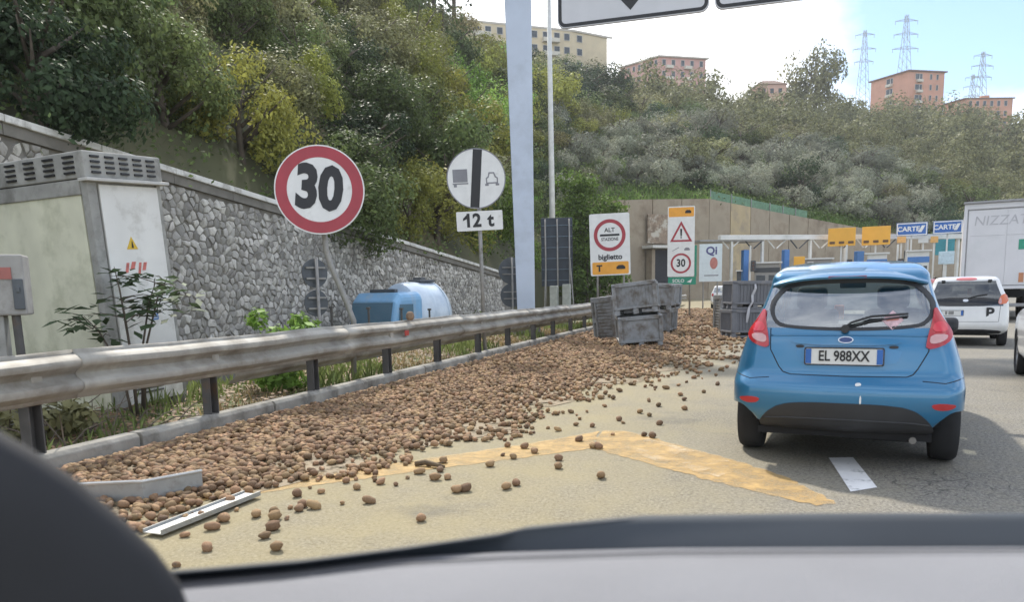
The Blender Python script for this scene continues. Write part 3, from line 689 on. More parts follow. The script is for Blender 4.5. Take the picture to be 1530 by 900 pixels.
# two pairs of round signs seen from behind
def back_signs(x, y, z1, z2, r1, r2, lab, ext):
    t = thing('round_sign_pair', lab, 'road sign', (x, y, 0), facing(x, y, ext))
    for z, r in ((z1, r1), (z2, r2)):
        mb = MB(); mb.prism(circle(0, z, r, 36), 0, .02); pl_ = mb.build('disc', DGREY, t, smooth=40)
        mb = MB(); mb.box((0, -.03, z+.1), (r*1.5, .03, .035)); mb.box((0, -.03, z-.1), (r*1.5, .03, .035)); mb.build('bracket', PGREY, pl_)
    mb = MB(); mb.tube([(0, -.07, -1.7), (0, -.07, z1+r1)], .03, 8); mb.build('post', PGREY, t, smooth=True)
back_signs(-7.55, 12.4, 1.74, 1.18, .27, .25, 'pair of round sign backs on one post left of the blue tanker', .55)
back_signs(-6.45, 21.6, 1.95, 1.22, .40, .36, 'pair of round sign backs on one post beside the gantry post foot', .3)

# dark back of a large rectangular board
bx, by = -6.35, 27.2
bb = thing('board_back', 'dark back of a large rectangular board on thin grey posts, right of the gantry post', 'sign board', (bx, by, 0), facing(bx, by))
mb = MB(); mb.box((0, 0, 2.75), (1.16, .05, 2.5)); mb.build('board', mat('board_dark', (.03, .04, .055), .5, var=.2, vs=3), bb, bev=.01)
for i in range(6):
    mb = MB(); mb.box((0, -.045, 1.72+i*.4), (1.12, .03, .025)); mb.build('rail', mat('rail_blue_grey', (.12, .16, .2), .5, .3), bb)
for xx in (-.42, .02, .46):
    mb = MB(); mb.tube([(xx, -.09, -.3), (xx, -.09, 3.95)], .028, 8); mb.build('post', PGREY, bb, smooth=True)
for xx, a in ((-.55, -.30), (.62, .35)):
    mb = MB(); mb.tube([(xx+.05, -.6, -.3), (xx*.75, -.1, 2.6)], .022, 6); mb.build('brace', PGREY, bb)
for x, y, h, lab in ((-6.0, 25.2, 1.5, 'pale concrete stub left of the dark board back'), (-5.6, 25.4, 1.55, 'pale concrete stub in front of the dark board back')):
    t = thing('concrete_stub', lab, 'bollard', (x, y, 0)); mb = MB(); mb.box((0, 0, h/2), (.26, .26, h)); mb.build('block', mat('stub_concrete', (.4, .41, .36), .9, var=.2), t, bev=.02)

# gantry post, beam and the two overhead panels
gx, gy = -5.95, 21.3
GPAINT = mat('pale_blue_grey_paint', (.52, .58, .68), .45, var=.07, vs=1.2, dirt=(.38, .42, .48), ds=.8, dlo=.5, dhi=.75)
gt = thing('sign_gantry', 'pale blue grey tapering steel gantry post carrying the overhead panels', 'gantry', (gx, gy, 0), radians(16))
mb = MB(); zb, zt_ = -.4, 12.2
def sq(h, x0=0, y0=0): return [(x0-h, y0-.24), (x0+h, y0-.24), (x0+h, y0+.24), (x0-h, y0+.24)]
a, b = sq(.245, .03), sq(.41, -.1)
vs = [(x, y, zb) for x, y in a]+[(x, y, zt_) for x, y in b]
mb.add(vs, [(3,2,1,0), (4,5,6,7)]+[(i, (i+1) % 4, (i+1) % 4+4, i+4) for i in range(4)]); mb.build('post', GPAINT, gt, bev=.02)
mb = MB(); mb.box((.03, 0, -.1), (.8, .8, .9)); mb.build('footing', CONC, gt)
go = thing('gantry_beam', 'horizontal overhead gantry beam above the frame', 'gantry', (gx, gy, 0))
mb = MB(); mb.box((5.6, .35, 11.9), (12.6, .5, .6)); mb.build('beam', GPAINT, go, bev=.02)
PANEL = mat('overhead_panel_white', (.60, .60, .62), .4, var=.04, vs=2)
def overhead(x0, x1, lab, arrow):
    t = thing('overhead_sign', lab, 'overhead sign', ((x0+x1)/2, 21.45, 8.62)); w = (x1-x0)/2
    mb = MB(); mb.prism(rrect(-w, 0, w, 3.3, .22), 0, .09); mb.build('panel', PANEL, t, bev=.01, seg=1)
    mb = MB(); mb.ring(rrect(-w+.03, .03, w-.03, 3.27, .2), rrect(-w+.12, .12, w-.12, 3.18, .12), -.006, -.001); mb.build('border', BLACK, t)
    if arrow is not None:
        mb = MB(); mb.prism([(arrow-.2, 2.2), (arrow-.2, .95), (arrow-.62, .95), (arrow, .27), (arrow+.62, .95), (arrow+.2, .95), (arrow+.2, 2.2)][::-1], -.006, -.001); mb.build('arrow', BLACK, t)
    for xx in (-w*.6, w*.6):
        mb = MB(); mb.box((xx, .14, 2.2), (.12, .1, 2.4)); mb.build('hanger', DGREY, t)
overhead(-4.92, -.80, 'left overhead panel with a black downward arrow', -.02)
overhead(-.66, 3.6, 'right overhead panel showing only its lower edge', None)
# tall lamp post behind
lp = thing('lamp_post', 'very tall thin pale lamp post just right of the gantry post', 'lamp post', (-7.05, 29.5, 0))
mb = MB(); mb.tube([(0, 0, -.5), (-.02, 0, 6), (-.06, 0, 14)], [.13, .11, .075], 12); mb.build('pole', mat('lamp_galvanised', (.62, .62, .58), .5, .3, var=.1), lp, smooth=True)
mb = MB(); mb.tube([(-.06, 0, 13.9), (.6, -.3, 14.4), (1.6, -.8, 14.5)], .05, 8); mb.build('arm', PGREY, lp)
mb = MB(); mb.box((1.9, -.95, 14.5), (.7, .3, .14), rz=-.46); mb.build('lamp_head', PGREY, lp, bev=.03)

# toll stop panel
tx, ty = -4.1, 25.65
ts = thing('toll_stop_sign', 'white panel with red ringed toll stop symbol over an orange strip, above the bins', 'road sign', (tx, ty, 0), facing(tx, ty, .05))
mb = MB(); mb.prism(rrect(-.68, 0, .68, 2.09, .06), 0, .03); pl = mb.build('panel', WHITE, ts); pl.location = (0, 0, 1.82); pl.rotation_euler = (0, radians(-1.5), 0)
mb = MB(); mb.ring(circle(0, 1.36, .54, 44), circle(0, 1.36, .42, 44), -.006, -.001); mb.build('red_ring', RED, pl)
mb = MB(); mb.prism([(-.33, 1.33), (.33, 1.33), (.33, 1.40), (-.33, 1.40)], -.006, -.001); text_into(mb, 'ALT', .2, (0, 1.53), -.004, .02); text_into(mb, 'STAZIONE', .145, (0, 1.22), -.004, .02, xs=.85); mb.build('lettering', BLACK, pl)
mb = MB(); text_into(mb, 'biglietto', .25, (0, .62), -.004, .03); mb.build('lettering', BLACK, pl)
mb = MB(); mb.prism(rrect(-.62, .04, .62, .46, .05), -.006, -.001); oo = mb.build('orange_strip', ORNG, pl)
mb = MB(); text_into(mb, 'T', .3, (-.38, .24), -.012, .04); mb.prism([(.2, .2), (.2, .28), (.28, .34), (.42, .34), (.5, .28), (.5, .2)][::-1], -.014, -.008); mb.build('lettering', BLACK, oo)
for xx in (-.45, .45):
    mb = MB(); mb.tube([(xx, .08, -.2), (xx, .08, 3.8)], .035, 8); mb.build('post', PGREY, ts, smooth=True)

# tall narrow panel with warning triangle and 30
tx, ty = -2.31, 33.9
tp = thing('toll_warning_sign', 'tall narrow white panel with red warning triangle above a small 30 ring', 'road sign', (tx, ty, 0), facing(tx, ty, .03))
mb = MB(); mb.prism(rrect(-.58, 0, .58, 3.05, .05), 0, .03); pl = mb.build('panel', WHITE, tp); pl.location = (0, 0, 1.85)
mb = MB(); mb.prism(rrect(-.54, 2.6, .54, 3.0, .04), -.006, -.001); oo = mb.build('orange_strip', ORNG, pl)
mb = MB(); mb.prism([(.16, 2.74), (.16, 2.82), (.22, 2.88), (.36, 2.88), (.42, 2.82), (.42, 2.74)][::-1], -.012, -.008); mb.build('lettering', BLACK, oo)
mb = MB(); mb.ring([(-.48, 1.52), (.48, 1.52), (0, 2.42)], [(-.34, 1.60), (.34, 1.60), (0, 2.24)], -.006, -.001); mb.build('red_triangle', RED, pl)
mb = MB(); mb.prism([(-.03, 1.76), (.03, 1.76), (.045, 2.08), (-.045, 2.08)], -.006, -.001); mb.prism(circle(0, 1.70, .035, 10), -.006, -.001); mb.build('exclamation_mark', BLACK, pl)
mb = MB(); mb.ring(circle(0, .58, .44, 40), circle(0, .58, .355, 40), -.006, -.001); mb.build('red_ring', RED, pl)
mb = MB(); text_into(mb, '30', .46, (0, .58), -.004, .03, xs=.85); mb.build('lettering', BLACK, pl)
mb = MB(); mb.prism([(-.4, 1.12), (-.36, 1.12), (-.08, 1.26), (-.1, 1.29)], -.006, -.001); mb.prism([(.14, 1.14), (.14, 1.2), (.2, 1.26), (.32, 1.26), (.38, 1.2), (.38, 1.14)][::-1], -.006, -.001); mb.build('grey_symbol', SGREY, pl)
mb = MB(); mb.prism(rrect(-.55, -.36, .66, -.02, .03), -.006, .03); mb.prism([(.585, -.02), (.68, -.02), (.68, 1.35), (.585, 1.35)], .004, .03); gp = mb.build('green_plate', GRNP, pl)
mb = MB(); text_into(mb, 'SOLO', .2, (-.1, -.19), -.01, .02); mb.prism([(.26, -.24), (.5, -.1), (.44, -.28)], -.012, -.008); mb.build('lettering', WHITE, gp)
for xx in (-.4, .4):
    mb = MB(); mb.tube([(xx, .08, -.2), (xx, .08, 4.8)], .04, 8); mb.build('post', PGREY, tp, smooth=True)

# small white board further on
tx, ty = -1.38, 45
qb = thing('white_board', 'small white board with dark letters and a reddish emblem, left of the toll canopy', 'sign board', (tx, ty, 0), facing(tx, ty))
mb = MB(); mb.prism([(-.64, 1.7), (.64, 1.7), (.64, 3.86), (-.64, 3.86)], 0, .04); mb.build('panel', mat('board_pale', (.66, .74, .76), .5, var=.06), qb)
mb = MB(); text_into(mb, 'Qi', .62, (.05, 3.45), -.004, .03); mb.build('lettering', mat('ink_blue', (.08, .08, .22), .5), qb)
mb = MB(); mb.prism(circle(.18, 2.75, .22, 20, .34), -.006, -.001); mb.build('red_emblem', mat('faded_red', (.5, .2, .17), .5), qb)
mb = MB(); mb.prism([(-.35, 2.02), (.45, 2.02), (.45, 2.08), (-.35, 2.08)], -.006, -.001); mb.build('grey_line', SGREY, qb)
for xx in (-.4, .4):
    mb = MB(); mb.tube([(xx, .08, 0), (xx, .08, 3.6)], .04, 8); mb.build('post', PGREY, qb)

# ------------------------------------------------------------------ electrical cabinet (left)
CABG = mat('cabinet_grey_concrete', (.34, .335, .31), .85, var=.2, vs=3, bump=.15, bs=30, dirt=(.15, .145, .13), ds=2.4, dlo=.5, dhi=.7)
CABP = mat('cabinet_pale_panel', (.68, .67, .52), .7, var=.1, vs=2, dirt=(.46, .46, .33), ds=2.2, dlo=.48, dhi=.72)
CABW = mat('cabinet_white_door', (.74, .73, .69), .6, var=.08, vs=2, dirt=(.44, .42, .37), ds=2.5, dlo=.52, dhi=.75)
cab = thing('electrical_cabinet', 'big grey electrical cabinet with louvred roof band and white warning door', 'cabinet', (-6.62, 6.64, 0), radians(0), None, (0, radians(-3.5), radians(80)))
# local x runs along the white door (away from the camera corner), local -y is towards the road side
CW_, CD_, CH = .90, 2.7, 2.62
# body: corner posts, panels recessed
def cbox(c, d, name, m, bev=.008, lab=None):
    mb = MB(); mb.box(c, d); o = mb.build(name, m, cab, bev=bev)
    if lab: o['label'] = lab
    return o
cbox((CW_/2, CD_/2, 1.27), (CW_-.06, CD_-.06, 2.7), 'body', CABG)
cbox((.045, .045, 1.25), (.11, .11, 2.74), 'corner_post', CABG)
cbox((CW_-.02, .03, 1.25), (.05, .07, 2.74), 'corner_post', CABG)
cbox((.03, CD_-.05, 1.25), (.08, .12, 2.74), 'corner_post', CABG)
door = cbox((CW_/2+.045, .012, 1.33), (CW_-.17, .035, 2.46), 'door', CABW)
cbox((.012, CD_/2+.02, 1.25), (.035, CD_-.22, 2.5), 'side_panel', CABP)
cbox((.0, CD_/2, 2.53), (.05, CD_-.2, .16), 'side_lintel', CABG)
cbox((CW_/2, -.02, 2.60), (CW_+.12, .16, .035), 'door_hood', mat('hood_pale', (.5, .49, .46), .6), .006)
rf = cbox((CW_/2, CD_/2, 2.76), (CW_+.06, CD_+.06, .28), 'roof', CABG, .015)
for fx in (.1, .27, .44, .61, .78):
    for k in range(4):
        mb = MB(); mb.box((fx, -.04, 2.68+k*.055), (.1, .025, .022)); mb.build('louvre_slot', BLACK, rf)
for fy in (.2, .55, .9, 1.25, 1.6, 1.95, 2.3):
    for k in range(4):
        mb = MB(); mb.box((-.04, fy, 2.68+k*.055), (.025, .17, .022)); mb.build('louvre_slot', BLACK, rf)
mb = MB(); mb.prism([(.36, 1.86), (.50, 1.86), (.43, 2.0)], -.010, -.006); wt = mb.build('warning_triangle', mat('warning_yellow', (.65, .42, .03), .5), door)
mb = MB(); mb.prism([(.42, 1.875), (.445, 1.875), (.435, 1.95), (.43, 1.95)], -.014, -.011); mb.build('bolt_symbol', BLACK, wt)
mb = MB(); [mb.prism([(x_, z_), (x_+w_, z_), (x_+w_+.03, z_+h_), (x_+.03, z_+h_)], -.010, -.006) for x_, z_, w_, h_ in ((.30, 1.60, .035, .11), (.37, 1.64, .05, .08), (.46, 1.58, .03, .13), (.52, 1.62, .04, .09))]; mb.build('red_marks', mat('faded_red_print', (.55, .16, .13), .6, var=.3, vs=20), door)
mb = MB(); mb.prism([(.56, 1.04), (.645, 1.04), (.645, 1.14), (.56, 1.14)], -.010, -.006); st = mb.build('blue_sticker', mat('sticker_blue', (.06, .2, .5), .5), door)
mb = MB()
for zz in (1.06, 1.085, 1.11): mb.prism([(.575, zz), (.63, zz), (.63, zz+.008), (.575, zz+.008)], -.014, -.011)
mb.build('print_lines', WHITE, st)
mb = MB()
for k in range(6): mb.box((.40, -.012, .22+k*.045), (.36, .02, .018))
mb.build('vent_grille', mat('vent_dark', (.12, .12, .115), .7), door)
cbox((CW_/2+.02, -.02, .72), (CW_-.16, .05, .03), 'door_bar', CABG)
# small grey pillar box in front
jb = thing('pillar_box', 'small grey pillar box with faded red strip at the left edge, before the cabinet', 'junction box', (-5.98, 4.95, 0), radians(40))
mb = MB(); mb.box((-.12, .1, 1.46), (.44, .3, .52)); mb.build('housing', mat('box_grey', (.33, .32, .30), .7, var=.15, dirt=(.2, .18, .16), ds=4, dlo=.5, dhi=.7), jb, bev=.015)
mb = MB(); mb.box((-.16, -.055, 1.56), (.34, .012, .10)); mb.build('red_strip', mat('faded_pink_red', (.38, .14, .12), .7, var=.2), jb)
mb = MB(); mb.box((.05, -.06, 1.38), (.08, .02, .26)); mb.box((.05, -.075, 1.42), (.03, .02, .05)); mb.build('lock_plate', DGREY, jb, bev=.006)
mb = MB(); mb.box((-.22, .1, .6), (.26, .2, 1.2)); mb.build('pedestal', CABG, jb, bev=.01)
mb = MB(); mb.tube([(.02, .02, 0), (.0, .02, 1.2)], .035, 8); mb.build('post', GALD, jb)

# ------------------------------------------------------------------ roadside plants
def leaf_blades(pts, L_, r, droop=.3):
    vs = []
    for p in pts:
        for k in range(r[1]):
            a = R.uniform(0, 6.28); e = R.uniform(-.3, .7); l = L_*R.uniform(.6, 1.2)
            d = np.array([cos(a)*cos(e), sin(a)*cos(e), sin(e)]); sd = np.array([-sin(a), cos(a), R.uniform(-.4, .4)])*l*.22
            p0 = np.array(p)+NR.normal(size=3)*r[0]; p1 = p0+d*l*.55+np.array([0, 0, -.02]); p2 = p0+d*l+np.array([0, 0, -droop*l])
            vs += [p0, p1-sd, p2, p1+sd]
    return np.array(vs)
sap = thing('sapling', 'leafy sapling with drooping dark leaves growing in front of the cabinet', 'plant', (-6.0, 6.25, .05))
mb = MB(); tips = []
for a0, h, lean in ((0, 1.62, (-.35, .2)), (1, 1.5, (.2, .35)), (2, 1.3, (.0, -.1)), (3, 1.45, (-.1, .5)), (4, 1.1, (-.5, -.1))):
    p = [(lean[0]*.1, lean[1]*.1, -.1), (lean[0]*.3, lean[1]*.3, h*.5), (lean[0]*.7, lean[1]*.7, h*.85), (lean[0], lean[1], h)]
    mb.tube(p, [.016, .012, .008, .003], 6)
    for q in range(5):
        u = R.uniform(.5, 1); b = Vector(p[1]).lerp(Vector(p[3]), u); e = b+Vector((R.uniform(-.55, .55), R.uniform(-.45, .55), R.uniform(-.1, .14)))
        mb.tube([b, b.lerp(e, .5)+Vector((0, 0, .04)), e], [.006, .005, .002], 5); tips += [tuple(b.lerp(e, w)) for w in (.45, .75, 1)]
mb.build('stem', BARK, sap, smooth=True)
link_mesh('foliage', quads_mesh('foliage', leaf_blades(tips, .19, (.05, 3)), LEAF['dark']), sap)
def shrub(name, lab, x, y, z, r, sp, n=1500, leaf=.06, zs=.8):
    t = thing(name, lab, 'shrub', (x, y, z))
    link_mesh('foliage', quads_mesh('foliage', crown_mesh(R.randint(0, 999), 18, n, leaf/r, 1, zs, .42, -.6)*r+np.array([0, 0, r*zs*.7]), LEAF[sp]), t)
    mb = MB()
    for k in range(4): mb.tube([(0, 0, -.15), (R.uniform(-.3, .3)*r, R.uniform(-.3, .3)*r, r*zs)], [.02, .006], 5)
    mb.build('stem', BARK, t)
shrub('green_shrub', 'bright green leafy shrub behind the guardrail left of the sign backs', -5.85, 8.6, .1, .46, 'vine', 1700, .055, 1.25)
shrub('grey_shrub', 'low dull shrub under the guardrail near the windscreen pillar', -5.9, 5.0, .05, .4, 'pale', 900, .05, .6)
shrub('wall_shrub', 'dark shrub at the foot of the stone wall right of the tanker', -10.6, 31, -1.6, 1.5, 'mid', 1500, .12)
# weeds and dry grass on the verge
vs = []; vs2 = []
for k in range(7500):
    y = 3.2+25*R.random()**1.4; x = kerb_x(y)-.2-2.6*R.random()**1.2
    n = sin(x*2.1+y*1.3)+.6*sin(y*.9)
    l = R.uniform(.06, .24)*(1.35 if n > .2 else .7)*(.6 if y < 6.5 else 1); a = R.uniform(0, 6.28); w = .008+.0006*y
    p0 = np.array([x, y, .04 if x > kerb_x(y)-2 else -.1]); ln = np.array([cos(a), sin(a), 0])*l*R.uniform(.1, .6); sd = np.array([-sin(a), cos(a), 0])*w
    q = [p0-sd, p0+sd, p0+ln*.5+np.array([0, 0, l*.7])+sd*.6, p0+ln+np.array([0, 0, l])]
    (vs if n > -.25 else vs2).extend(q)
o = link_mesh('verge_grass', quads_mesh('verge_grass', np.array(vs), leaf_mat('leaf_grass', (.165, .195, .065), .4, .02))); tag(o, 'green grass and weeds on the verge behind the kerb', 'grass', kind='stuff')
o = link_mesh('dry_grass', quads_mesh('dry_grass', np.array(vs2), leaf_mat('leaf_straw', (.34, .27, .13), .4, .02))); tag(o, 'dry straw coloured grass on the verge behind the kerb', 'grass', kind='stuff')
vs = []
for k in range(9000):
    y = 3.2+22*R.random()**1.3; x = kerb_x(y)-.2-1.9*R.random(); l = R.uniform(.02, .05); a = R.uniform(0, 6.28)
    d = np.array([cos(a), sin(a), R.uniform(-.3, .3)])*l; sd = np.array([-sin(a), cos(a), R.uniform(-.3, .3)])*l*.5; p0 = np.array([x, y, .085+R.uniform(0, .04)])
    vs += [p0-d, p0-sd, p0+d, p0+sd]
o = link_mesh('leaf_litter', quads_mesh('leaf_litter', np.array(vs), leaf_mat('leaf_litter', (.20, .13, .075), .5, .03, .05))); tag(o, 'dead leaves littering the soil under the guardrail', 'leaf litter', kind='stuff')
for k, (x, y, lab) in enumerate(((-5.75, 4.5, 'tangle of bare twigs under the guardrail nearest the windscreen pillar'), (-5.8, 5.6, 'tangle of bare twigs under the guardrail beside the cabinet foot'))):
    t = thing('dry_brush', lab, 'brush', (x, y, .05)); mb = MB()
    for j in range(22):
        p = Vector((R.uniform(-.5, .5), R.uniform(-.5, .5), 0)); q = p+Vector((R.uniform(-.5, .5), R.uniform(-.5, .5), R.uniform(.1, .5))); mb.tube([p, p.lerp(q, .5)+Vector((0, 0, .06)), q], [.007, .006, .002], 5)
    mb.build('twigs', mat('dry_twig', (.16, .13, .10), .9, var=.3), t)
# thin fence posts between verge and side road
for k, (x, y) in enumerate(((-8.35, 14.3), (-8.3, 15.9), (-8.2, 17.5), (-8.1, 19.1))):
    t = thing('fence_post', ('first', 'second', 'third', 'fourth')[k]+' thin dark fence post from the left in front of the tanker', 'fence post', (x, y, -1.0), group='thin fence posts before the side road')
    mb = MB(); mb.tube([(0, 0, 0), (0, 0, 2.05-.06*k)], .028, 7); mb.build('post', GALD, t); mb = MB(); mb.box((0, 0, 2.06-.06*k), (.08, .08, .05)); mb.build('cap', GALD, t)

# ------------------------------------------------------------------ tanker on the side road
tk = thing('tank_lorry', 'blue cabbed white tank lorry passing behind the guardrail in front of the stone wall', 'tank lorry', (-10.25, 19.6, -1.62))
TW = mat('tank_white', (.60, .69, .78), .35, var=.08, vs=2, dirt=(.4, .5, .6), ds=1.2, dlo=.5, dhi=.75, coat=.3)
TBL = mat('tanker_blue', (.22, .44, .68), .4, var=.12, vs=2, dirt=(.35, .48, .62), ds=1.5, dlo=.5, dhi=.7, coat=.3)
mb = MB(); mb.lathe([(2.2, 0), (2.2, .9), (2.3, 1.05), (2.6, 1.09), (3.0, 1.10), (4.6, 1.09), (5.0, 1.0), (5.35, .78), (5.56, .45), (5.6, 0)], 32, 'Y', (0, 0, 2.2)); mb.build('tank', TW, tk, smooth=45)
for yy in (4.6,):
    mb = MB(); mb.lathe([(yy, 1.08), (yy, 1.115), (yy+.08, 1.115), (yy+.08, 1.08)], 32, 'Y', (0, 0, 2.2)); mb.build('hoop', TW, tk)
mb = MB(); mb.box((0, 4.2, 3.33), (.6, 1.2, .08)); mb.box((0, 4.0, 3.38), (.4, .4, .12)); mb.build('hatch', DGREY, tk, bev=.02)
mb = MB()
yz = [(.0, .7), (.0, 1.9), (.35, 2.75), (.75, 2.98), (2.35, 3.02), (2.45, 2.8), (2.45, .7)]
vs = [(sx_*1.18, y, z) for sx_ in (-1, 1) for y, z in yz]; n = len(yz)
mb.add(vs, [tuple(range(n)), tuple(range(2*n-1, n-1, -1))]+[(i, i+n, (i+1) % n+n, (i+1) % n) for i in range(n)]); cb = mb.build('cab', TBL, tk, bev=.28, seg=4)
mb = MB(); mb.add([(-1.05, .03, 1.98), (1.05, .03, 1.98), (1.05, .325, 2.7), (-1.05, .325, 2.7)], [(0,1,2,3)]); mb.build('windscreen', mat('tanker_glass', (.10, .19, .26), .1, var=0), cb)
mb = MB(); mb.prism([(.45, 1.95), (1.6, 1.95), (1.6, 2.65), (.62, 2.65)], 1.185, 1.195, M=Matrix(((0, 1, 0, 0), (1, 0, 0, 0), (0, 0, 1, 0), (0, 0, 0, 1)))); mb.build('side_window', mat('tanker_glass', (0, 0, 0)), cb)
mb = MB(); mb.box((0, 1.2, 3.04), (1.3, .22, .1)); mb.build('roof_bar', DGREY, cb, bev=.02)
tk.scale = (.92, .50, 1); tk.rotation_euler = (0, 0, -.45)
mb = MB(); mb.box((0, 2.8, .85), (1.0, 5.2, .35)); mb.build('chassis', DGREY, tk)
for yy in (1.2, 4.3):
    for sx_ in (-1, 1):
        mb = MB(); mb.lathe([(-.15, 0), (-.15, .45), (-.1, .5), (.1, .5), (.15, .45), (.15, 0)], 22, 'X', (sx_*1.0, yy, .5)); mb.build('wheel', mat('tyre', (.022, .022, .024), .85, var=.2), tk, smooth=40)

# ------------------------------------------------------------------ spilled potatoes
def ico(sub):
    bm = bmesh.new(); bmesh.ops.create_icosphere(bm, subdivisions=sub, radius=1); v = np.array([x.co[:] for x in bm.verts]); f = np.array([[q.index for q in x.verts] for x in bm.faces]); bm.free(); return v, f
def lumpy(v, seed, el):
    r = np.random.RandomState(seed); w = 1+.10*np.sin(v @ r.normal(size=3)*2.2+r.rand()*6)+.06*np.sin(v @ r.normal(size=3)*4+r.rand()*6)
    return v*w[:, None]*np.array([el, .9, .82])
POT = mat('potato_skin', (.275, .17, .09), .85, var=.3, vs=40, bump=.4, bs=60, rnd=.5, dirt=(.13, .09, .06), ds=25, dlo=.52, dhi=.65)
EDGE = [(2.2, -3.35), (3.3, -3.25), (3.6, -3.06), (4.0, -3.0), (4.35, -2.85), (4.66, -2.62), (5.3, -2.32), (5.94, -1.98), (6.5, -1.78), (8.05, -1.68), (10.1, -1.32), (11.5, -.5), (13.3, .05), (16, .35), (18, .75), (22, 1.2), (30, 1.2), (40, 1.0), (46, .4)]
EY = np.array([e[0] for e in EDGE]); EX = np.array([e[1] for e in EDGE])
def edge_x(y): return np.interp(y, EY, EX)
def heap(x, y):                                       # depth of the spill above the road
    k = kerb_x(min(y, 50)); e = float(edge_x(y)); u = (x-k)/(e-k)
    if u < 0 or u > 1.0: return 0
    bump = .5+.5*sin(x*1.9+y*.8)*sin(y*.55-x*.7)
    return (.085*min(1, u*6)*max(0, 1-u)**1.1)*(.45+.75*bump)
pots = []                                            # x, y, z, r
for y0, y1, dens, r0 in ((2.4, 5, 400, .0245), (5, 8, 350, .0255), (8, 12, 260, .028), (12, 17, 160, .033), (17, 25, 80, .044), (25, 46, 26, .065)):
    area = (y1-y0)*6; n = int(area*dens)
    for _ in range(n):
        y = R.uniform(y0, y1); k = kerb_x(y)+.05; e = float(edge_x(y)); x = R.uniform(k, e+1.0)
        u = (x-k)/(e-k); n2 = sin(x*4.1+y*2.3)*.5+sin(y*5.3-x*2.9)*.5
        pr = 1+.25*n2 if u < .5 else max(0, 1-(u-.5)/.5)*.9+.28*n2 if u < 1 else 0
        if u >= 1: pr = .05*math.exp(-(x-e)/.3)
        if y > 20 and u > .55: pr *= .75
        if R.random() > pr: continue
        r = r0*R.uniform(.6, 1.4); pots.append((x, y, heap(x, y)*R.uniform(.55, 1.1)+r*.72, r))
LONE = [(-2.6,3.68),(-2.49,3.5),(-2.55,3.86),(-2.27,3.21),(-2.87,3.57),(-2.49,3.93),(-1.73,3.85),(-1.75,4.48),(-1.70,4.52),(-1.45,4.64),(-1.41,4.74),(-1.3,5.54),(-1.24,5.28),(-.88,5.06),(-1.76,5.23),(-2.35,4.57),(-2.02,4.76),(-1.94,4.8),(-1.29,6.3),(-1.12,6.05),(-1.07,6.03),(-.76,6.63),(-.68,6.58),(-.68,7.24),(-2.16,5.27),(-1.55,5.75),(-1.1,7.4),(-.95,7.9),(-.8,8.4),(-.55,8.9),(-.5,8.2),(-1.3,7.0),(-.35,9.6),(-.62,9.3),(-.2,10.4),(-.85,9.9),(-2.75,4.15),(-2.2,4.9)]
for x, y in LONE: r = R.uniform(.028, .038); pots.append((x, y, r*.72, r))
v1, f1 = ico(2); v0, f0 = ico(1)
V2 = [lumpy(v1, i, 1.12+.08*(i % 4)) for i in range(6)]; V0 = [lumpy(v0, i+20, 1.1+.08*(i % 4)) for i in range(6)]
def in_view(p):
    d = Vector((p[0], p[1], p[2]-CAM_Z)); z = d.dot(cf)
    if z < .2: return False
    u = 765+1105*d.dot(cr)/z; v = 585-1105*d.dot(cu)/z
    return 150 < u < 1100 and 440 < v < 830 and v < 800-max(0, (u-300))*.06+60 and u > 150+(v-700)*.6
lone_set = set(LONE)
POSTY = []; yy_ = 2.45
for k in range(14):
    if yy_ > 3.9: POSTY.append(yy_)
    yy_ += 1.82+.12*(k % 2)
seen = [p for p in pots if in_view(p)]
seen.sort(key=lambda p: -p[3]/hypot(p[0], p[1])*(3 if (p[0], p[1]) in lone_set else 1))
single = seen[:292]; sset = set(single)
PM = []
for i in range(6):
    me = bpy.data.meshes.new('potato'); me.from_pydata(V2[i].tolist(), [], f1.tolist()); me.materials.append(POT); me.polygons.foreach_set('use_smooth', [True]*len(f1)); me.update(); PM.append(me)
for x, y, z, r in single:
    o = link_mesh('potato', R.choice(PM), None, (x, y, z), (R.uniform(-.4, .4), R.uniform(-.4, .4), R.uniform(0, 6.28)), (r, r, r))
    e = float(edge_x(y)); alone = (x, y) in lone_set or x > e-.05
    pk = min(range(len(POSTY)), key=lambda q: abs(POSTY[q]-y)); nth = ('first', 'second', 'third', 'fourth', 'fifth', 'sixth', 'seventh', 'eighth', 'ninth', 'tenth', 'eleventh')[min(10, pk)]
    big = 'large' if r > .031 else 'small' if r < .024 else 'middling'
    if alone:
        lb = big+' brown potato loose on bare road '+('near the dashboard, left of the yellow chevron' if y < 4.05 and x < -2.2 else 'before the yellow chevron left arm' if y < 4.75 and x < -1.9 else 'nearest the dashboard inside the chevron' if y < 4.3 else 'inside the yellow chevron' if y < 5.4 and x > -1.9 else 'on the yellow left arm' if y < 5.9 and x < -1.5 else 'around the yellow chevron point' if y < 7.3 else 'beyond the chevron point, left of the blue car')
    else:
        e2 = (x-kerb_x(y))/(e-kerb_x(y)); lb = big+' brown potato in the spill '+('near the kerb' if e2 < .35 else 'midway across' if e2 < .7 else 'near its road edge')+', by the '+nth+' visible rail post'
    tag(o, lb, 'potato', 'potatoes spilled over the road')
rest = [p for p in pots if p not in sset]
print('potatoes', len(pots), len(rest))
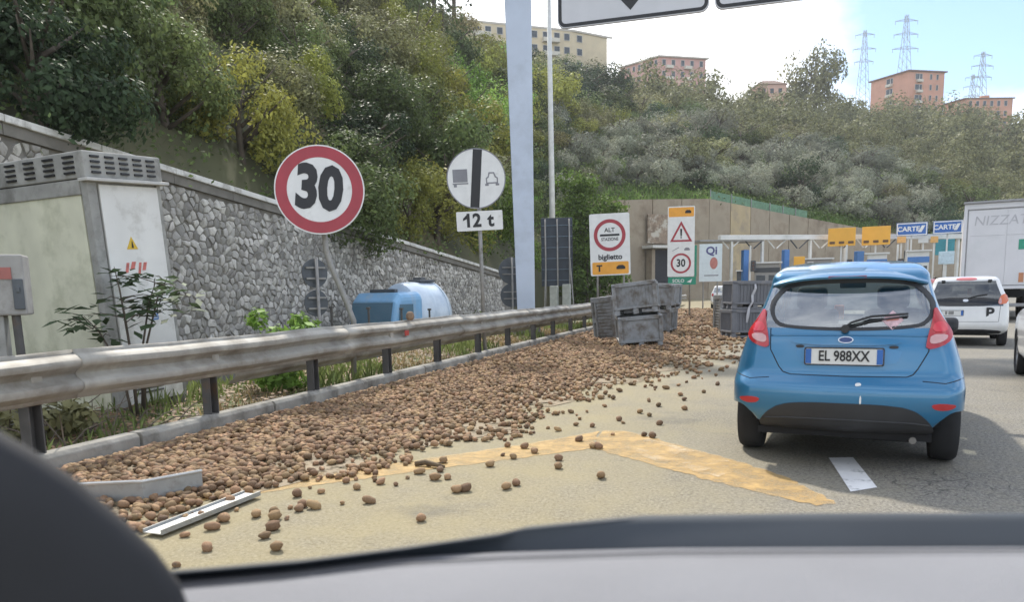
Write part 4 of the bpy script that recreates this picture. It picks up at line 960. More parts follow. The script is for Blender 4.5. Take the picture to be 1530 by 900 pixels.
def joined(name, lst, VV, ff, lab):
    n = len(lst); nv = len(VV[0]); A = np.array(lst); k = NR.randint(0, 6, n)
    ang = NR.uniform(0, 6.28, n); tl = NR.uniform(-.5, .5, n); B = np.stack(VV)[k]
    ca, sa = np.cos(ang)[:, None], np.sin(ang)[:, None]; ct, st = np.cos(tl)[:, None], np.sin(tl)[:, None]
    X, Y, Z = B[..., 0], B[..., 1], B[..., 2]; X, Z = X*ct-Z*st, X*st+Z*ct; X, Y = X*ca-Y*sa, X*sa+Y*ca
    P = np.stack([X, Y, Z], -1)*A[:, 3][:, None, None]+A[:, None, :3]
    F = ff[None]+(np.arange(n)*nv)[:, None, None]
    me = bpy.data.meshes.new(name); me.vertices.add(n*nv); me.vertices.foreach_set('co', P.astype(np.float32).ravel())
    nf = n*len(ff); me.loops.add(nf*3); me.loops.foreach_set('vertex_index', F.astype(np.int32).ravel())
    me.polygons.add(nf); me.polygons.foreach_set('loop_start', np.arange(0, nf*3, 3, dtype=np.int32)); me.polygons.foreach_set('loop_total', np.full(nf, 3, dtype=np.int32)); me.polygons.foreach_set('use_smooth', np.ones(nf, dtype=bool))
    me.materials.append(POT); me.update(calc_edges=True)
    tag(link_mesh(name, me), lab, 'potatoes', kind='stuff')
joined('spilled_potatoes', [p for p in rest if p[1] < 7.5], V2, f1, 'mass of spilled brown potatoes covering the near road beside the kerb')
joined('spilled_potatoes', [p for p in rest if p[1] >= 7.5], V0, f0, 'mass of spilled brown potatoes covering the far road as far as the bins')
# crushed mash and soil under the heap
mb = MB(); rows = []
for i in range(110):
    y = 2.2+i*.4; k = kerb_x(y)+.005; e = float(edge_x(y)); row = []
    for j in range(15):
        u = j/14; x = k+(e-k)*(.86+.08*sin(y*3.1)+.05*sin(y*7.7))*u; row.append((x, y, .006+heap(x, y)*.62*(1 if u < .97 else 0)))
    rows.append(row)
mb.grid(rows)
def mash_mat():
    m = worn_mat('potato_mash_soil', (.21, .155, .085), .40, .52, 3.5)
    return m
tag(mb.build('crushed_spill', mash_mat(), smooth=True), 'brown layer of soil and crushed potatoes under the spill', 'spill', kind='stuff')

# debris near the windscreen pillar
MET = mat('dull_grey_metal', (.38, .39, .38), .5, .5, var=.2, vs=6, dirt=(.2, .18, .15), ds=6, dlo=.5, dhi=.7)
t = thing('bent_plate', 'bent grey metal plate standing on edge among the potatoes by the windscreen pillar', 'metal plate', (-3.72, 3.77, 0))
mb = MB(); P_ = [(-.36, -.08), (.03, -.01), (.08, .0), (.26, .34)]; rows = [[(x, y, .0-.02*(z == 0)+z*(.86 if i == 0 else 1)) for i, (x, y) in enumerate(P_)] for z in (0, .07, .15)]
mb.grid(rows); o = mb.build('plate', MET, t); q = o.modifiers.new('thickness', 'SOLIDIFY'); q.thickness = .012
mb = MB(); mb.tube([(x, y, .15*(.86 if i == 0 else 1)) for i, (x, y) in enumerate(P_)], .012, 6); mb.build('rolled_edge', mat('light_metal', (.55, .55, .52), .45, .4, var=.1), t)
t = thing('metal_strip', 'flat pale metal strip lying on the road at the edge of the potatoes', 'metal strip', (-3.06, 3.65, .012), radians(-3))
mb = MB(); mb.box((0, 0, .012), (.12, .84, .006)); mb.build('web', mat('pale_metal', (.62, .62, .60), .4, .4, var=.12, vs=5), t)
mb = MB(); mb.box((.064, 0, .022), (.008, .84, .03)); mb.box((-.064, 0, .02), (.008, .84, .022)); mb.build('flange', MET, t)
t = thing('branch', 'short crooked brown stick lying across the yellow line', 'stick', (-2.2, 5.1, .022))
mb = MB(); mb.tube([(-.13, .01, .0), (-.05, .03, .012), (.04, .0, .006), (.13, -.03, .0)], [.02, .022, .018, .010], 7); mb.tube([(.03, .0, .006), (.10, .04, .02)], [.012, .005], 5); mb.build('stick', mat('stick_brown', (.12, .085, .05), .9, var=.3, vs=20), t, smooth=True)

# ------------------------------------------------------------------ plastic pallet bins
BINM = mat('bin_grey_plastic', (.26, .27, .275), .6, var=.15, vs=3, dirt=(.12, .10, .08), ds=3.5, dlo=.45, dhi=.65)
BIND = mat('bin_dark_plastic', (.15, .155, .17), .6, var=.12, vs=3, dirt=(.24, .22, .2), ds=4, dlo=.6, dhi=.7)
def make_bin(name, lab, m, ribs=True):
    # local: base at z 0, opening up; 1.0 (x) by 1.2 (y) by .73
    t = thing(name, lab, 'bin', group='grey plastic pallet bins fallen from the lorry')
    L_, Wd, H = 1.0, 1.2, .73
    for sgn, ax in ((-1, 'y'), (1, 'y'), (-1, 'x'), (1, 'x')):
        w = L_ if ax == 'y' else Wd-.08; d = (Wd if ax == 'y' else L_)/2*sgn; mb = MB()
        def bx_(u, z, su, sz, th, o_):
            c = (u, d-sgn*o_, z) if ax == 'y' else (d-sgn*o_, u, z); mb.box(c, (su, th, sz) if ax == 'y' else (th, su, sz))
        bx_(0, .42, w-.02, .56, .012, .045)
        bx_(0, H-.045, w, .09, .07, .0352); bx_(0, .155, w, .05, .055, .028)
        bx_(-w/2+.045, .42, .09, .55, .066, .0332); bx_(w/2-.045, .42, .09, .55, .066, .0332)
        if ribs:
            nr = 11
            for i in range(1, nr): bx_(-w/2+.09+(w-.18)*i/nr, .42, .018, .5, .03, .03)
        o = mb.build('side_wall', m, t, bev=.006, seg=1)
    mb = MB(); mb.box((0, 0, .155), (L_-.08, Wd-.08, .03)); mb.build('floor', m, t)
    for xx in (-.42, 0, .42):
        mb = MB(); mb.box((xx, 0, .03), (.12, Wd, .05)); mb.box((xx, -.53, .085), (.12, .12, .08)); mb.box((xx, 0, .085), (.12, .12, .08)); mb.box((xx, .53, .085), (.12, .12, .08)); mb.build('skid', m, t, bev=.006, seg=1)
    return t
bA = make_bin('pallet_bin', 'plain grey plastic bin standing as the lower one of the front pair among the potatoes', BINM, False)
bB = make_bin('pallet_bin', 'ribbed grey plastic bin standing on the plain bin of the front pair', BINM, True)
bA.location = (-2.12, 17.5, .02); bA.rotation_euler = (radians(2), radians(-4), radians(12))
bB.location = (-2.16, 17.55, .745); bB.rotation_euler = (radians(-2), radians(-6), radians(3))
def bcopy(src, lab, loc, rot):
    c = copy_tree(src); c['label'] = lab; c.location = loc; c.rotation_euler = rot; return c
bcopy(bB, 'grey ribbed bin stood on its side against the guardrail, left of the front pair', (-3.35, 19.7, .55), (radians(86), radians(-4), radians(62)))
bcopy(bB, 'ribbed bin upright as lower of the rear pair behind the front pair', (-2.2, 22.2, .02), (0, radians(2), radians(-6)))
bcopy(bA, 'plain bin on top of the rear pair behind the front pair', (-2.12, 22.2, .75), (radians(1), radians(3), radians(-10)))
D_ = make_bin('pallet_bin', 'dark ribbed bin, lower one of the stack left of the blue car', BIND, True)
D_.location = (.36, 20.6, .02); D_.rotation_euler = (0, radians(1), radians(108))
bcopy(D_, 'dark ribbed bin, upper one of the stack left of the blue car', (.38, 20.6, .755), (radians(1), 0, radians(106)))
tf = thing('torn_film', 'ragged strip of white film hanging on the dark ribbed bins', 'plastic film', (.36, 20.05, .4), radians(18))
mb = MB(); P_ = [(.14, 1.0), (.15, .9), (.09, .72), (.07, .55), (.0, .4), (-.03, .2), (-.06, .02)]; mb.grid([[(x-w, -.02-.02*(i % 2), z) for w in (.02+.015*(i % 3), 0, -.02-.01*(i % 2))] for i, (x, z) in enumerate(P_)]); o = mb.build('film', mat('film_white', (.42, .42, .44), .4), tf); q = o.modifiers.new('thickness', 'SOLIDIFY'); q.thickness = .004
for k, (x, y, lab) in enumerate(((-1.05, 21.8, 'grey bin lying farther back between the two groups of bins'), (-.2, 24.5, 'grey bin behind the dark tipped bins, far side'))):
    if k: bcopy(bB, lab, (x, y, .5), (radians(90), 0, radians(20)))

# ------------------------------------------------------------------ cars
def pchip(x, y, xi):
    x, y = np.array(x, float), np.array(y, float); h = np.diff(x); d = np.diff(y)/h; m = np.zeros(len(x)); m[0], m[-1] = d[0], d[-1]
    for i in range(1, len(x)-1):
        if d[i-1]*d[i] > 0: w1, w2 = 2*h[i]+h[i-1], h[i]+2*h[i-1]; m[i] = (w1+w2)/(w1/d[i-1]+w2/d[i])
    xi = np.clip(xi, x[0], x[-1]); k = np.clip(np.searchsorted(x, xi)-1, 0, len(x)-2); t = (xi-x[k])/h[k]
    return (2*t**3-3*t**2+1)*y[k]+(t**3-2*t**2+t)*h[k]*m[k]+(-2*t**3+3*t**2)*y[k+1]+(t**3-t**2)*h[k]*m[k+1]
TYRE = mat('tyre_rubber', (.022, .022, .024), .85, var=.2, vs=8)
RIM = mat('alloy_rim', (.42, .43, .45), .35, .7, var=.08)
PLAST = mat('black_trim_plastic', (.030, .031, .034), .55, var=.15)
UNDER = mat('underbody_black', (.012, .012, .013), .9, var=.1)
SEATM = mat('seat_fabric', (.05, .052, .055), .85, var=.2)
LAMP = mat('tail_lamp_red', (.42, .018, .025), .15, var=.1, vs=12, coat=.6)
LAMPC = mat('tail_lamp_clear', (.60, .34, .34), .2, var=.15, vs=14, coat=.6)
PLATE = mat('plate_white', (.68, .68, .66), .4, var=.05)
GLASS = glass_mat('car_glass', (.90, .98, .96), .22)
DGLASS = glass_mat('dark_car_glass', (.16, .18, .19), .08)
CHROME = mat('badge_chrome', (.55, .56, .58), .2, .9, var=.05)
class Car:
    def __init__(s, name, lab, cat_, loc, rz, spec):
        s.t = thing(name, lab, cat_, loc, rz); s.sp = spec; s.paint = spec['paint']
        s.lv = np.array(spec['levels'], float)            # z, half width, rear y, front y, corner radius
        s.body()
    def P(s, z): return tuple(float(pchip(s.lv[:, 0], s.lv[:, i], np.array([z]))[0]) for i in (1, 2, 3, 4))
    def outline(s, z):
        w, r, f, c = s.P(z); bow = s.sp['bow']; L_ = []
        nA, nB, nC = 14, 8, 44
        for i in range(nA): x = (w-c)*i/nA; L_.append((x, r+bow*(x/w)**2))
        y0 = r+bow*((w-c)/w)**2; c2 = c*1.25
        for i in range(nB): a = pi/2*i/nB; L_.append((w-c+c*sin(a), y0+c2*(1-cos(a))))
        fr = min(.45, (f-r)*.25); yf = f-fr
        for i in range(nC): L_.append((w, y0+c2+(yf-y0-c2)*i/nC))
        for i in range(9): a = pi/2*i/9; L_.append((w-w*.35*(1-cos(a)), yf+fr*.8*sin(a)))
        for i in range(7): L_.append((w*.65*(1-i/6), f-fr*.2+fr*.2*(1-(1-i/6)**2)))
        bl = s.sp.get('bulge', .06)
        if bl:
            for i, (x, y) in enumerate(L_):
                q = min(1, max(0, (y-.15-r)/1.0)); q = q*q*(3-2*q); e = min(1, max(0, (f-.1-y)/.9)); k = min(1, max(0, (1.12-z)/.2))
                L_[i] = (x+bl*q*e*k*(x/w), y)
        return L_, nA, nB, nC
    def body(s):
        sp = s.sp; z0, z1 = s.lv[0, 0], s.lv[-1, 0]
        zs = sorted(set([round(z, 4) for z in np.linspace(z0, z1, 60)]+[sp['rw'][0], sp['rw'][1], sp['sw'][0], sp['sw'][1]]))
        zs = [z for i, z in enumerate(zs) if i == 0 or z-zs[i-1] > .006 or z in sp['rw'] or z in sp['sw']]
        half = []; 
        for z in zs: L_, nA, nB, nC = s.outline(z); half.append(L_)
        n = len(half[0]); rows = []
        for z, L_ in zip(zs, half): rows.append([(x, y, max(z, sp['cut'](x, y))) for x, y in L_]+[(-x, y, max(z, sp['cut'](x, y))) for x, y in L_[-2:0:-1]])
        m = len(rows[0]); V = [p for q in rows for p in q]
        parts = {'body': [], 'rear_window': [], 'side_window': [], 'windscreen': []}
        wy, wr = sp['wheel_y'], sp['arch']
        for i in range(len(zs)-1):
            zc = (zs[i]+zs[i+1])/2
            for j in range(m):
                k = (j+1) % m; hj = j if j < n-1 else m-1-j       # mirrored half index of the face
                f = (i*m+j, i*m+k, (i+1)*m+k, (i+1)*m+j)
                c = np.mean([V[q] for q in f], axis=0)
                if hj >= nA and any((c[1]-yy)**2+(c[2]-sp['wheel_r'])**2 < wr**2 for yy in wy) and c[1] > .25: continue
                if hj < nA+sp['rwj'] and sp['rw'][0] <= zc <= sp['rw'][1]: parts['rear_window'].append(f)
                elif nA+nB+2 <= hj < nA+nB+nC-1 and sp['sw'][0] <= zc <= sp['sw'][1] and not any(abs(c[1]-q) < .05 for q in sp['pillars']): parts['side_window'].append(f)
                elif hj >= nA+nB+nC+2 and sp['ws'][0] <= zc <= sp['ws'][1]: parts['windscreen'].append(f)
                else: parts['body'].append(f)
        top = list(range((len(zs)-1)*m, len(zs)*m)); parts['body'].append(tuple(top))
        for nm, fl in parts.items():
            if not fl: continue
            used = sorted({q for f in fl for q in f}); ix = {q: i for i, q in enumerate(used)}
            mb = MB(); mb.add([V[q] for q in used], [tuple(ix[q] for q in f) for f in fl])
            o = mb.build(nm, s.paint if nm == 'body' else sp.get('rglass', GLASS) if nm == 'rear_window' else GLASS, s.t, smooth=38)
    def yr(s, x, z):
        w, r, f, c = s.P(z); x = min(abs(x), w*.9995); bow = s.sp['bow']
        if x <= w-c: return r+bow*(x/w)**2
        a = math.asin(min(1, (x-(w-c))/c)); return r+bow*((w-c)/w)**2+c*1.25*(1-cos(a))
    def S(s, x, z, off=0):
        w = s.P(z)[0]; x = max(-w*.9995, min(w*.9995, x)); e = .004
        p = Vector((x, s.yr(x, z), z)); 
        tx = Vector((2*e, s.yr(x+e, z)-s.yr(x-e, z), 0)); tz = Vector((0, s.yr(x, z+e)-s.yr(x, z-e), 2*e)); n = tx.cross(tz).normalized()
        if n.y > 0: n = -n
        return p+n*off
    def dens(s, poly, N=48, smooth=1):
        for _ in range(smooth):
            q = []
            for i in range(len(poly)):
                a, b = poly[i], poly[(i+1) % len(poly)]; q += [(a[0]*.75+b[0]*.25, a[1]*.75+b[1]*.25), (a[0]*.25+b[0]*.75, a[1]*.25+b[1]*.75)]
            poly = q
        d = [0]
        for i in range(len(poly)): a, b = poly[i], poly[(i+1) % len(poly)]; d.append(d[-1]+hypot(b[0]-a[0], b[1]-a[1]))
        o = []; px = [p[0] for p in poly]+[poly[0][0]]; pz = [p[1] for p in poly]+[poly[0][1]]
        for i in range(N): t = d[-1]*i/N; o.append((float(np.interp(t, d, px)), float(np.interp(t, d, pz))))
        return o
    def patch(s, name, poly, off, m, parent=None, smooth=1, N=48, rings=5):
        o = s.dens(poly, N, smooth); cx, cz = sum(p[0] for p in o)/N, sum(p[1] for p in o)/N
        mb = MB(); vs = []; fs = []
        for k in range(rings+1):
            sc = 1-k/(rings+.6); vs += [s.S(cx+(x-cx)*sc, cz+(z-cz)*sc, off) for x, z in o]
        vs.append(s.S(cx, cz, off)); c = len(vs)-1
        for k in range(rings): fs += [(k*N+i, k*N+(i+1) % N, (k+1)*N+(i+1) % N, (k+1)*N+i) for i in range(N)]
        fs += [(rings*N+i, rings*N+(i+1) % N, c) for i in range(N)]
        b = len(vs); vs += [s.S(x, z, -.008) for x, z in o]; fs += [(i, b+i, b+(i+1) % N, (i+1) % N) for i in range(N)]
        mb.add(vs, fs); return mb.build(name, m, parent or s.t, smooth=50)
    def band(s, name, outer, inner, off, m, parent=None, N=72, sm=2):
        o, q = s.dens(outer, N, sm), s.dens(inner, N, sm); mb = MB(); vs = []
        for k in range(4): vs += [s.S(a[0]+(b[0]-a[0])*k/3, a[1]+(b[1]-a[1])*k/3, off) for a, b in zip(o, q)]
        fs = [(k*N+i, k*N+(i+1) % N, (k+1)*N+(i+1) % N, (k+1)*N+i) for k in range(3) for i in range(N)]
        b = len(vs); vs += [s.S(a[0], a[1], -.004) for a in o]; fs += [(i, b+i, b+(i+1) % N, (i+1) % N) for i in range(N)]
        mb.add(vs, fs); return mb.build(name, m, parent or s.t, smooth=50)
    def line(s, name, pts, r, m, off=.0, parent=None):
        q = []
        for a, b in zip(pts[:-1], pts[1:]):
            n = max(1, int(hypot(b[0]-a[0], b[1]-a[1])/.03)); q += [(a[0]+(b[0]-a[0])*i/n, a[1]+(b[1]-a[1])*i/n) for i in range(n)]
        q.append(pts[-1]); mb = MB(); mb.tube([s.S(x, z, off) for x, z in q], r, 6); return mb.build(name, m, parent or s.t, smooth=True)
    def wheels(s, track, wid=.195):
        for y in s.sp['wheel_y']:
            for sx_ in (-1, 1):
                r = s.sp['wheel_r']; w = thing('wheel', None, None); w.parent = s.t; w.location = (sx_*track, y, r)
                mb = MB(); h = wid/2
                mb.lathe([(-h*.8, r*.62), (-h, r*.72), (-h*.95, r*.93), (-h*.7, r*.985), (-h*.3, r), (h*.3, r), (h*.7, r*.985), (h*.95, r*.93), (h, r*.72), (h*.8, r*.62)], 36, 'X'); mb.build('tyre', TYRE, w, smooth=40)
                mb = MB(); mb.lathe([(sx_*h*.75, 0), (sx_*h*.75, r*.16), (sx_*h*.45, r*.2), (sx_*h*.35, r*.5), (sx_*h*.7, r*.56), (sx_*h*.8, r*.63), (-sx_*h*.8, r*.63)], 30, 'X')
                for k in range(7):
                    a = 2*pi*k/7; mb.box((0, 0, 0), (.02, r*.42, r*.10), 0, Matrix.Translation((sx_*h*.6, 0, 0)) @ Matrix.Rotation(a, 4, 'X') @ Matrix.Translation((0, r*.36, 0)))
                mb.build('rim', RIM, w, smooth=35)
    def interior(s, w, y0, y1, zf, seats=True, head=.62):
        mb = MB(); mb.box((0, (y0+y1)/2, zf), (w*2, y1-y0, .06)); mb.box((0, (y0+y1)/2+.2, .26), (w*1.9, y1-y0-.1, .1)); mb.build('floor_pan', UNDER, s.t)
        mb = MB(); mb.box((0, y0+.72, .66), (w*1.7, .16, .56)); mb.build('rear_bench', SEATM, s.t, bev=.05)
        for sx_ in (-1, 1):
            mb = MB(); mb.box((sx_*.36, y0+1.75, .80), (.5, .16, .62)); st = mb.build('seat', SEATM, s.t, bev=.06, seg=3)
            mb = MB(); mb.box((sx_*.36, y0+1.77, 1.21), (.28, .12, .21)); mb.build('headrest', SEATM, st, bev=.05, seg=3)
        mb = MB(); mb.box((0, y1-.35, .84), (w*1.8, .6, .24)); mb.build('dashboard', PLAST, s.t, bev=.05)
        mb = MB(); mb.box((0, y1-.75, 1.33), (.24, .03, .07)); mb.build('rear_view_mirror', PLAST, s.t, bev=.015)
    def plate(s, cx, cz, w, h, txt, off=.012, blue=True, ysh=0, size=None):
        p = bpy.data.objects.new('number_plate', None); y = s.yr(cx, cz); 
        mb = MB(); mb.prism(rrect(-w/2, -h/2, w/2, h/2, .012), 0, .012); o = mb.build('number_plate', PLATE, s.t); o.location = (cx, y-off-ysh, cz); bpy.data.objects.remove(p)
        if blue:
            for sx_ in (-1, 1):
                mb = MB(); mb.prism([(sx_*(w/2-.022)-.02, -h/2+.004), (sx_*(w/2-.022)+.02, -h/2+.004), (sx_*(w/2-.022)+.02, h/2-.004), (sx_*(w/2-.022)-.02, h/2-.004)], -.003, -.001); mb.build('blue_band', BLUE, o)
        mb = MB(); text_into(mb, txt, size or h*.92, (0, 0), -.003, .02, xs=.80); mb.build('lettering', BLACK, o)
        mb = MB(); mb.ring(rrect(-w/2-.008, -h/2-.008, w/2+.008, h/2+.008, .014), rrect(-w/2, -h/2, w/2, h/2, .012), -.004, .012); mb.build('plate_frame', PLAST, o)
        return o
BLUEP = mat('metallic_blue_paint', (.024, .165, .32), .30, .35, var=.04, vs=1.5, coat=1.0, dirt=(.10, .20, .33), ds=1.6, dlo=.55, dhi=.85, damt=.5)
def no_cut(x, y): return 0
# -- blue hatchback
hx, hz_ = (lambda u: (u-1267)/213), (lambda v: 1.32-(v-426)/213)
def bcut(x, y):
    u = min(1, max(0, (x-.50)/.24)); return (.285+.18*u*u*(3-2*u)) if y < .62 else 0
blue_levels = [(.285,.755,.14,3.75,.16),(.32,.785,.06,3.86,.15),(.40,.80,.02,3.93,.15),(.52,.80,.0,3.95,.15),(.60,.80,.005,3.95,.15),(.66,.795,.05,3.93,.15),(.70,.79,.085,3.9,.15),(.80,.765,.10,3.84,.14),(.90,.735,.115,3.70,.14),(.96,.715,.13,3.3,.13),(1.0,.70,.145,3.0,.125),(1.06,.67,.17,2.85,.12),(1.15,.625,.215,2.68,.11),(1.25,.59,.27,2.46,.10),(1.34,.565,.325,2.2,.09),(1.385,.555,.33,2.05,.085),(1.41,.545,.355,1.95,.08),(1.44,.52,.44,1.8,.08),(1.475,.49,.62,1.65,.08),(1.505,.38,.95,1.5,.08)]
blue_levels = [(z, w, r, f, c) for z, w, r, f, c in blue_levels]
BC = Car('blue_hatchback', 'metallic blue hatchback seen from behind, queuing in the lane just ahead', 'car', (.73, 5.56, 0), radians(-9),
         dict(paint=BLUEP, levels=blue_levels, bow=.07, bulge=.055, rw=(1.02, 1.345), rwj=4, sw=(1.02, 1.36), ws=(1.0, 1.4), pillars=(1.35,), wheel_y=(.74, 3.22), wheel_r=.305, arch=.36, cut=bcut))
def zp(zx, zy): return (hx(1050+zx/2.369), hz_(380+zy/2.369))
zmap = lambda L_: [zp(*p) for p in L_]
mirror = lambda L_: [(-x, z) for x, z in L_]
BC.wheels(.715); BC.interior(.66, .25, 3.0, .36)
seal_o = zmap([(232,178),(262,128),(300,98),(400,86),(525,84),(660,86),(745,100),(785,130),(818,180),(800,235),(760,262),(525,272),(290,262),(252,238)])
seal_i = zmap([(252,184),(278,136),(315,112),(410,102),(525,100),(650,102),(730,112),(768,138),(800,183),(786,230),(748,252),(525,260),(300,252),(264,230)])
sl = BC.band('window_seal', seal_o, seal_i, .004, PLAST)
# roof spoiler over the window
mb = MB(); rows = []
for i in range(25):
    x = -.54+1.08*i/24; u = abs(x)/.54; y0 = BC.yr(x, 1.385)-.02
    rows.append([(x*.90, y0+.48, 1.502-.07*u**4), (x*.94, y0+.24, 1.472-.07*u**4), (x*.975, y0+.08+.03*u*u, 1.437-.06*u**3), (x*.995, y0-.04+.05*u*u, 1.402-.05*u**3), (x, y0-.085+.06*u*u, 1.382-.05*u**3), (x, y0-.078+.06*u*u, 1.368-.05*u**3), (x*.97, y0+.04, 1.364-.055*u**3)])
mb.grid(rows); sp_ = mb.build('roof_spoiler', BLUEP, BC.t, smooth=40)
mb = MB(); mb.box((0, BC.yr(0, 1.385)-.085, 1.38), (.26, .02, .016)); mb.build('high_brake_light', LAMP, sp_)
# tail lights
tl = zmap([(224,182),(196,232),(164,276),(168,302),(198,325),(248,336),(243,292),(228,238)])
for L_ in (tl, mirror(tl)):
    o = BC.patch('tail_light', L_, .016, LAMP, N=40)
    cl_ = zmap([(182,284),(232,284),(238,314),(210,314),(184,300)]); cl_ = cl_ if L_ is tl else mirror(cl_)
    BC.patch('clear_segment', cl_, .021, LAMPC, o, N=24)
    rg = zmap([(192,243),(222,243),(230,276),(178,276)]); rg = rg if L_ is tl else mirror(rg)
    BC.patch('brake_segment', rg, .021, mat('brake_red_bright', (.62, .03, .05), .15, var=.1, coat=.6), o, N=24)
# tailgate shut lines
gap = mat('shut_line_dark', (.012, .016, .022), .8, var=0)
lid = zmap([(248,262),(252,340),(286,402),(302,420),(330,428),(525,430),(725,428),(745,420),(760,400),(792,340),(800,262)])
BC.line('tailgate_gap', lid, .0045, gap, -.001)
BC.line('waist_crease', zmap([(250,288),(400,286),(525,285),(660,286),(796,288)]), .006, BLUEP, -.001)
bl_ = zmap([(120,432),(180,446),(252,440)]); 
for L_ in (bl_, mirror(bl_)): BC.line('bumper_gap', L_, .004, gap, -.0015)
# plate recess, handle bar, badge
rec = BC.patch('plate_recess', zmap([(336,322),(712,322),(690,398),(368,398)]), .003, mat('recess_blue_paint', (.03, .185, .37), .35, .3, var=.04, coat=.8), smooth=1)
hb = BC.patch('tailgate_handle', zmap([(326,296),(706,296),(700,322),(332,322)]), .02, BLUEP, smooth=1, N=40, rings=3)
mb = MB(); mb.prism(circle(0, 0, .052, 28, .024), 0, .012); bd = mb.build('oval_badge', CHROME, BC.t, smooth=40); bz = zp(519, 300); bd.location = (bz[0], BC.yr(*bz)-.036, bz[1]); bd.rotation_euler = (radians(-8), 0, 0)
mb = MB(); mb.prism(circle(0, 0, .045, 28, .0185), -.004, -.001); mb.build('badge_field', mat('badge_blue', (.03, .06, .2), .3), bd)
pz = zp(514, 359); BC.plate(pz[0], pz[1], .525, .112, 'EL 988XX', .03)
for zx in (360, 680):
    q = zp(zx, 326); BC.patch('plate_lamp', [(q[0]-.03, q[1]-.01), (q[0]+.03, q[1]-.01), (q[0]+.03, q[1]+.01), (q[0]-.03, q[1]+.01)], .008, PLAST, N=16, rings=2)
# bumper
BC.patch('diffuser', zmap([(215,614),(240,572),(300,532),(400,522),(525,522),(640,522),(745,532),(800,574),(825,614),(800,634),(525,636),(240,634)]), .006, PLAST, N=72, rings=6)
BC.line('diffuser_step', zmap([(236,590),(320,584),(525,582),(730,584),(806,590)]), .008, PLAST, .004)
rf_ = zmap([(142,516),(186,511),(224,516),(216,532),(184,537),(152,529)])
for L_ in (rf_, mirror(rf_)): BC.patch('bumper_reflector', L_, .006, LAMP, N=24)
sc_ = zp(566, 456); BC.patch('bumper_scuff', [(sc_[0]-.02, sc_[1]-.01), (sc_[0]+.025, sc_[1]-.006), (sc_[0]+.02, sc_[1]+.012), (sc_[0]-.015, sc_[1]+.01)], .003, WHITE, N=16, rings=2)
sc_ = zp(576, 508); BC.patch('bumper_scuff', [(sc_[0]-.006, sc_[1]-.03), (sc_[0]+.008, sc_[1]-.028), (sc_[0]+.006, sc_[1]+.03), (sc_[0]-.004, sc_[1]+.03)], .003, WHITE, N=16, rings=2)
mb = MB(); mb.tube([(-.66, .74, .30), (.66, .74, .30)], .07, 10); mb.build('rear_axle', UNDER, BC.t)
mb = MB(); mb.box((.25, .42, .27), (.55, .34, .14)); mb.build('silencer', UNDER, BC.t, bev=.04)
mb = MB(); mb.tube([(.45, .45, .25), (.48, .14, .24)], .025, 10); mb.build('exhaust_pipe', mat('exhaust_steel', (.25, .24, .23), .4, .7), BC.t)
mb = MB(); mb.box((0, .40, .26), (1.2, .5, .05)); mb.build('shade_tray', UNDER, BC.t)  # dark tray added below the bumper to deepen the shade there
# wiper, stickers
wp = zmap([(512,264),(535,246),(600,226),(720,218)]); wa = BC.line('wiper', wp, .009, PLAST, .03)
BC.line('wiper_blade', zmap([(530,258),(600,238),(722,222)]), .006, PLAST, .012, wa)
q = zp(515, 262); mb = MB(); mb.lathe([(0, 0), (0, .03), (.03, .026), (.035, 0)], 16, 'Y', (q[0], BC.yr(*q)-.035, q[1])); mb.build('wiper_pivot', PLAST, wa, smooth=40)
dq = zp(672, 233); st = BC.patch('diamond_sticker', [(dq[0]-.072, dq[1]), (dq[0], dq[1]-.066), (dq[0]+.072, dq[1]), (dq[0], dq[1]+.066)], .004, mat('sticker_pink', (.62, .42, .45), .5, var=.3, vs=30), smooth=0, N=24, rings=2)
BC.patch('sticker_stripe', [(dq[0]-.04, dq[1]-.008), (dq[0]+.04, dq[1]-.002), (dq[0]+.04, dq[1]+.012), (dq[0]-.04, dq[1]+.006)], .006, mat('faded_red', (.5, .2, .17)), st, smooth=0, N=16, rings=1)
mb = MB(); mb.box((-.12, 2.35, 1.06), (.09, .03, .14)); mb.build('orange_patch', mat('patch_orange', (.75, .2, .05), .6), BC.t, bev=.01)  # orange reflection in the rear window, built as a small solid block
mb = MB(); mb.tube([(.42, BC.P(1.465)[1]+1.2, 1.45), (.42, BC.P(1.465)[1]+1.0, 1.6)], .004, 5); mb.build('aerial', PLAST, BC.t)
for sx_ in (-1, 1):
    mb = MB(); mb.box((sx_*.87, 2.6, .93), (.19, .12, .14)); mb.build('door_mirror', BLUEP if sx_ < 0 else PLAST, BC.t, bev=.045, seg=3)

BC.t.scale = (.955, 1, 1)
# -- white city car with all black tailgate glass
WPAINT = mat('white_car_paint', (.72, .72, .71), .35, var=.04, vs=2, coat=.8, dirt=(.5, .48, .45), ds=1.5, dlo=.55, dhi=.8, damt=.6)
wl = [(.25,.72,.16,3.2,.14),(.34,.775,.04,3.36,.14),(.45,.79,.0,3.4,.14),(.60,.79,.01,3.4,.14),(.75,.785,.03,3.36,.14),(.90,.77,.05,3.2,.13),(1.0,.74,.08,2.75,.12),(1.15,.68,.15,2.5,.11),(1.30,.62,.23,2.2,.1),(1.39,.585,.27,2.0,.09),(1.43,.55,.33,1.85,.08),(1.455,.48,.5,1.7,.08),(1.465,.38,.7,1.5,.08)]
WC = Car('white_city_car', 'small white car with black glass tailgate and a letter P, ahead of the lorry', 'car', (4.62, 17.6, 0), radians(-13),
         dict(paint=WPAINT, levels=wl, bow=.06, bulge=.03, rw=(.84, 1.36), rwj=1, sw=(1.0, 1.36), ws=(1.0, 1.4), pillars=(1.25,), wheel_y=(.5, 2.84), wheel_r=.275, arch=.33, cut=no_cut, rglass=DGLASS))
WC.wheels(.70, .17); WC.interior(.64, .2, 2.6, .34)
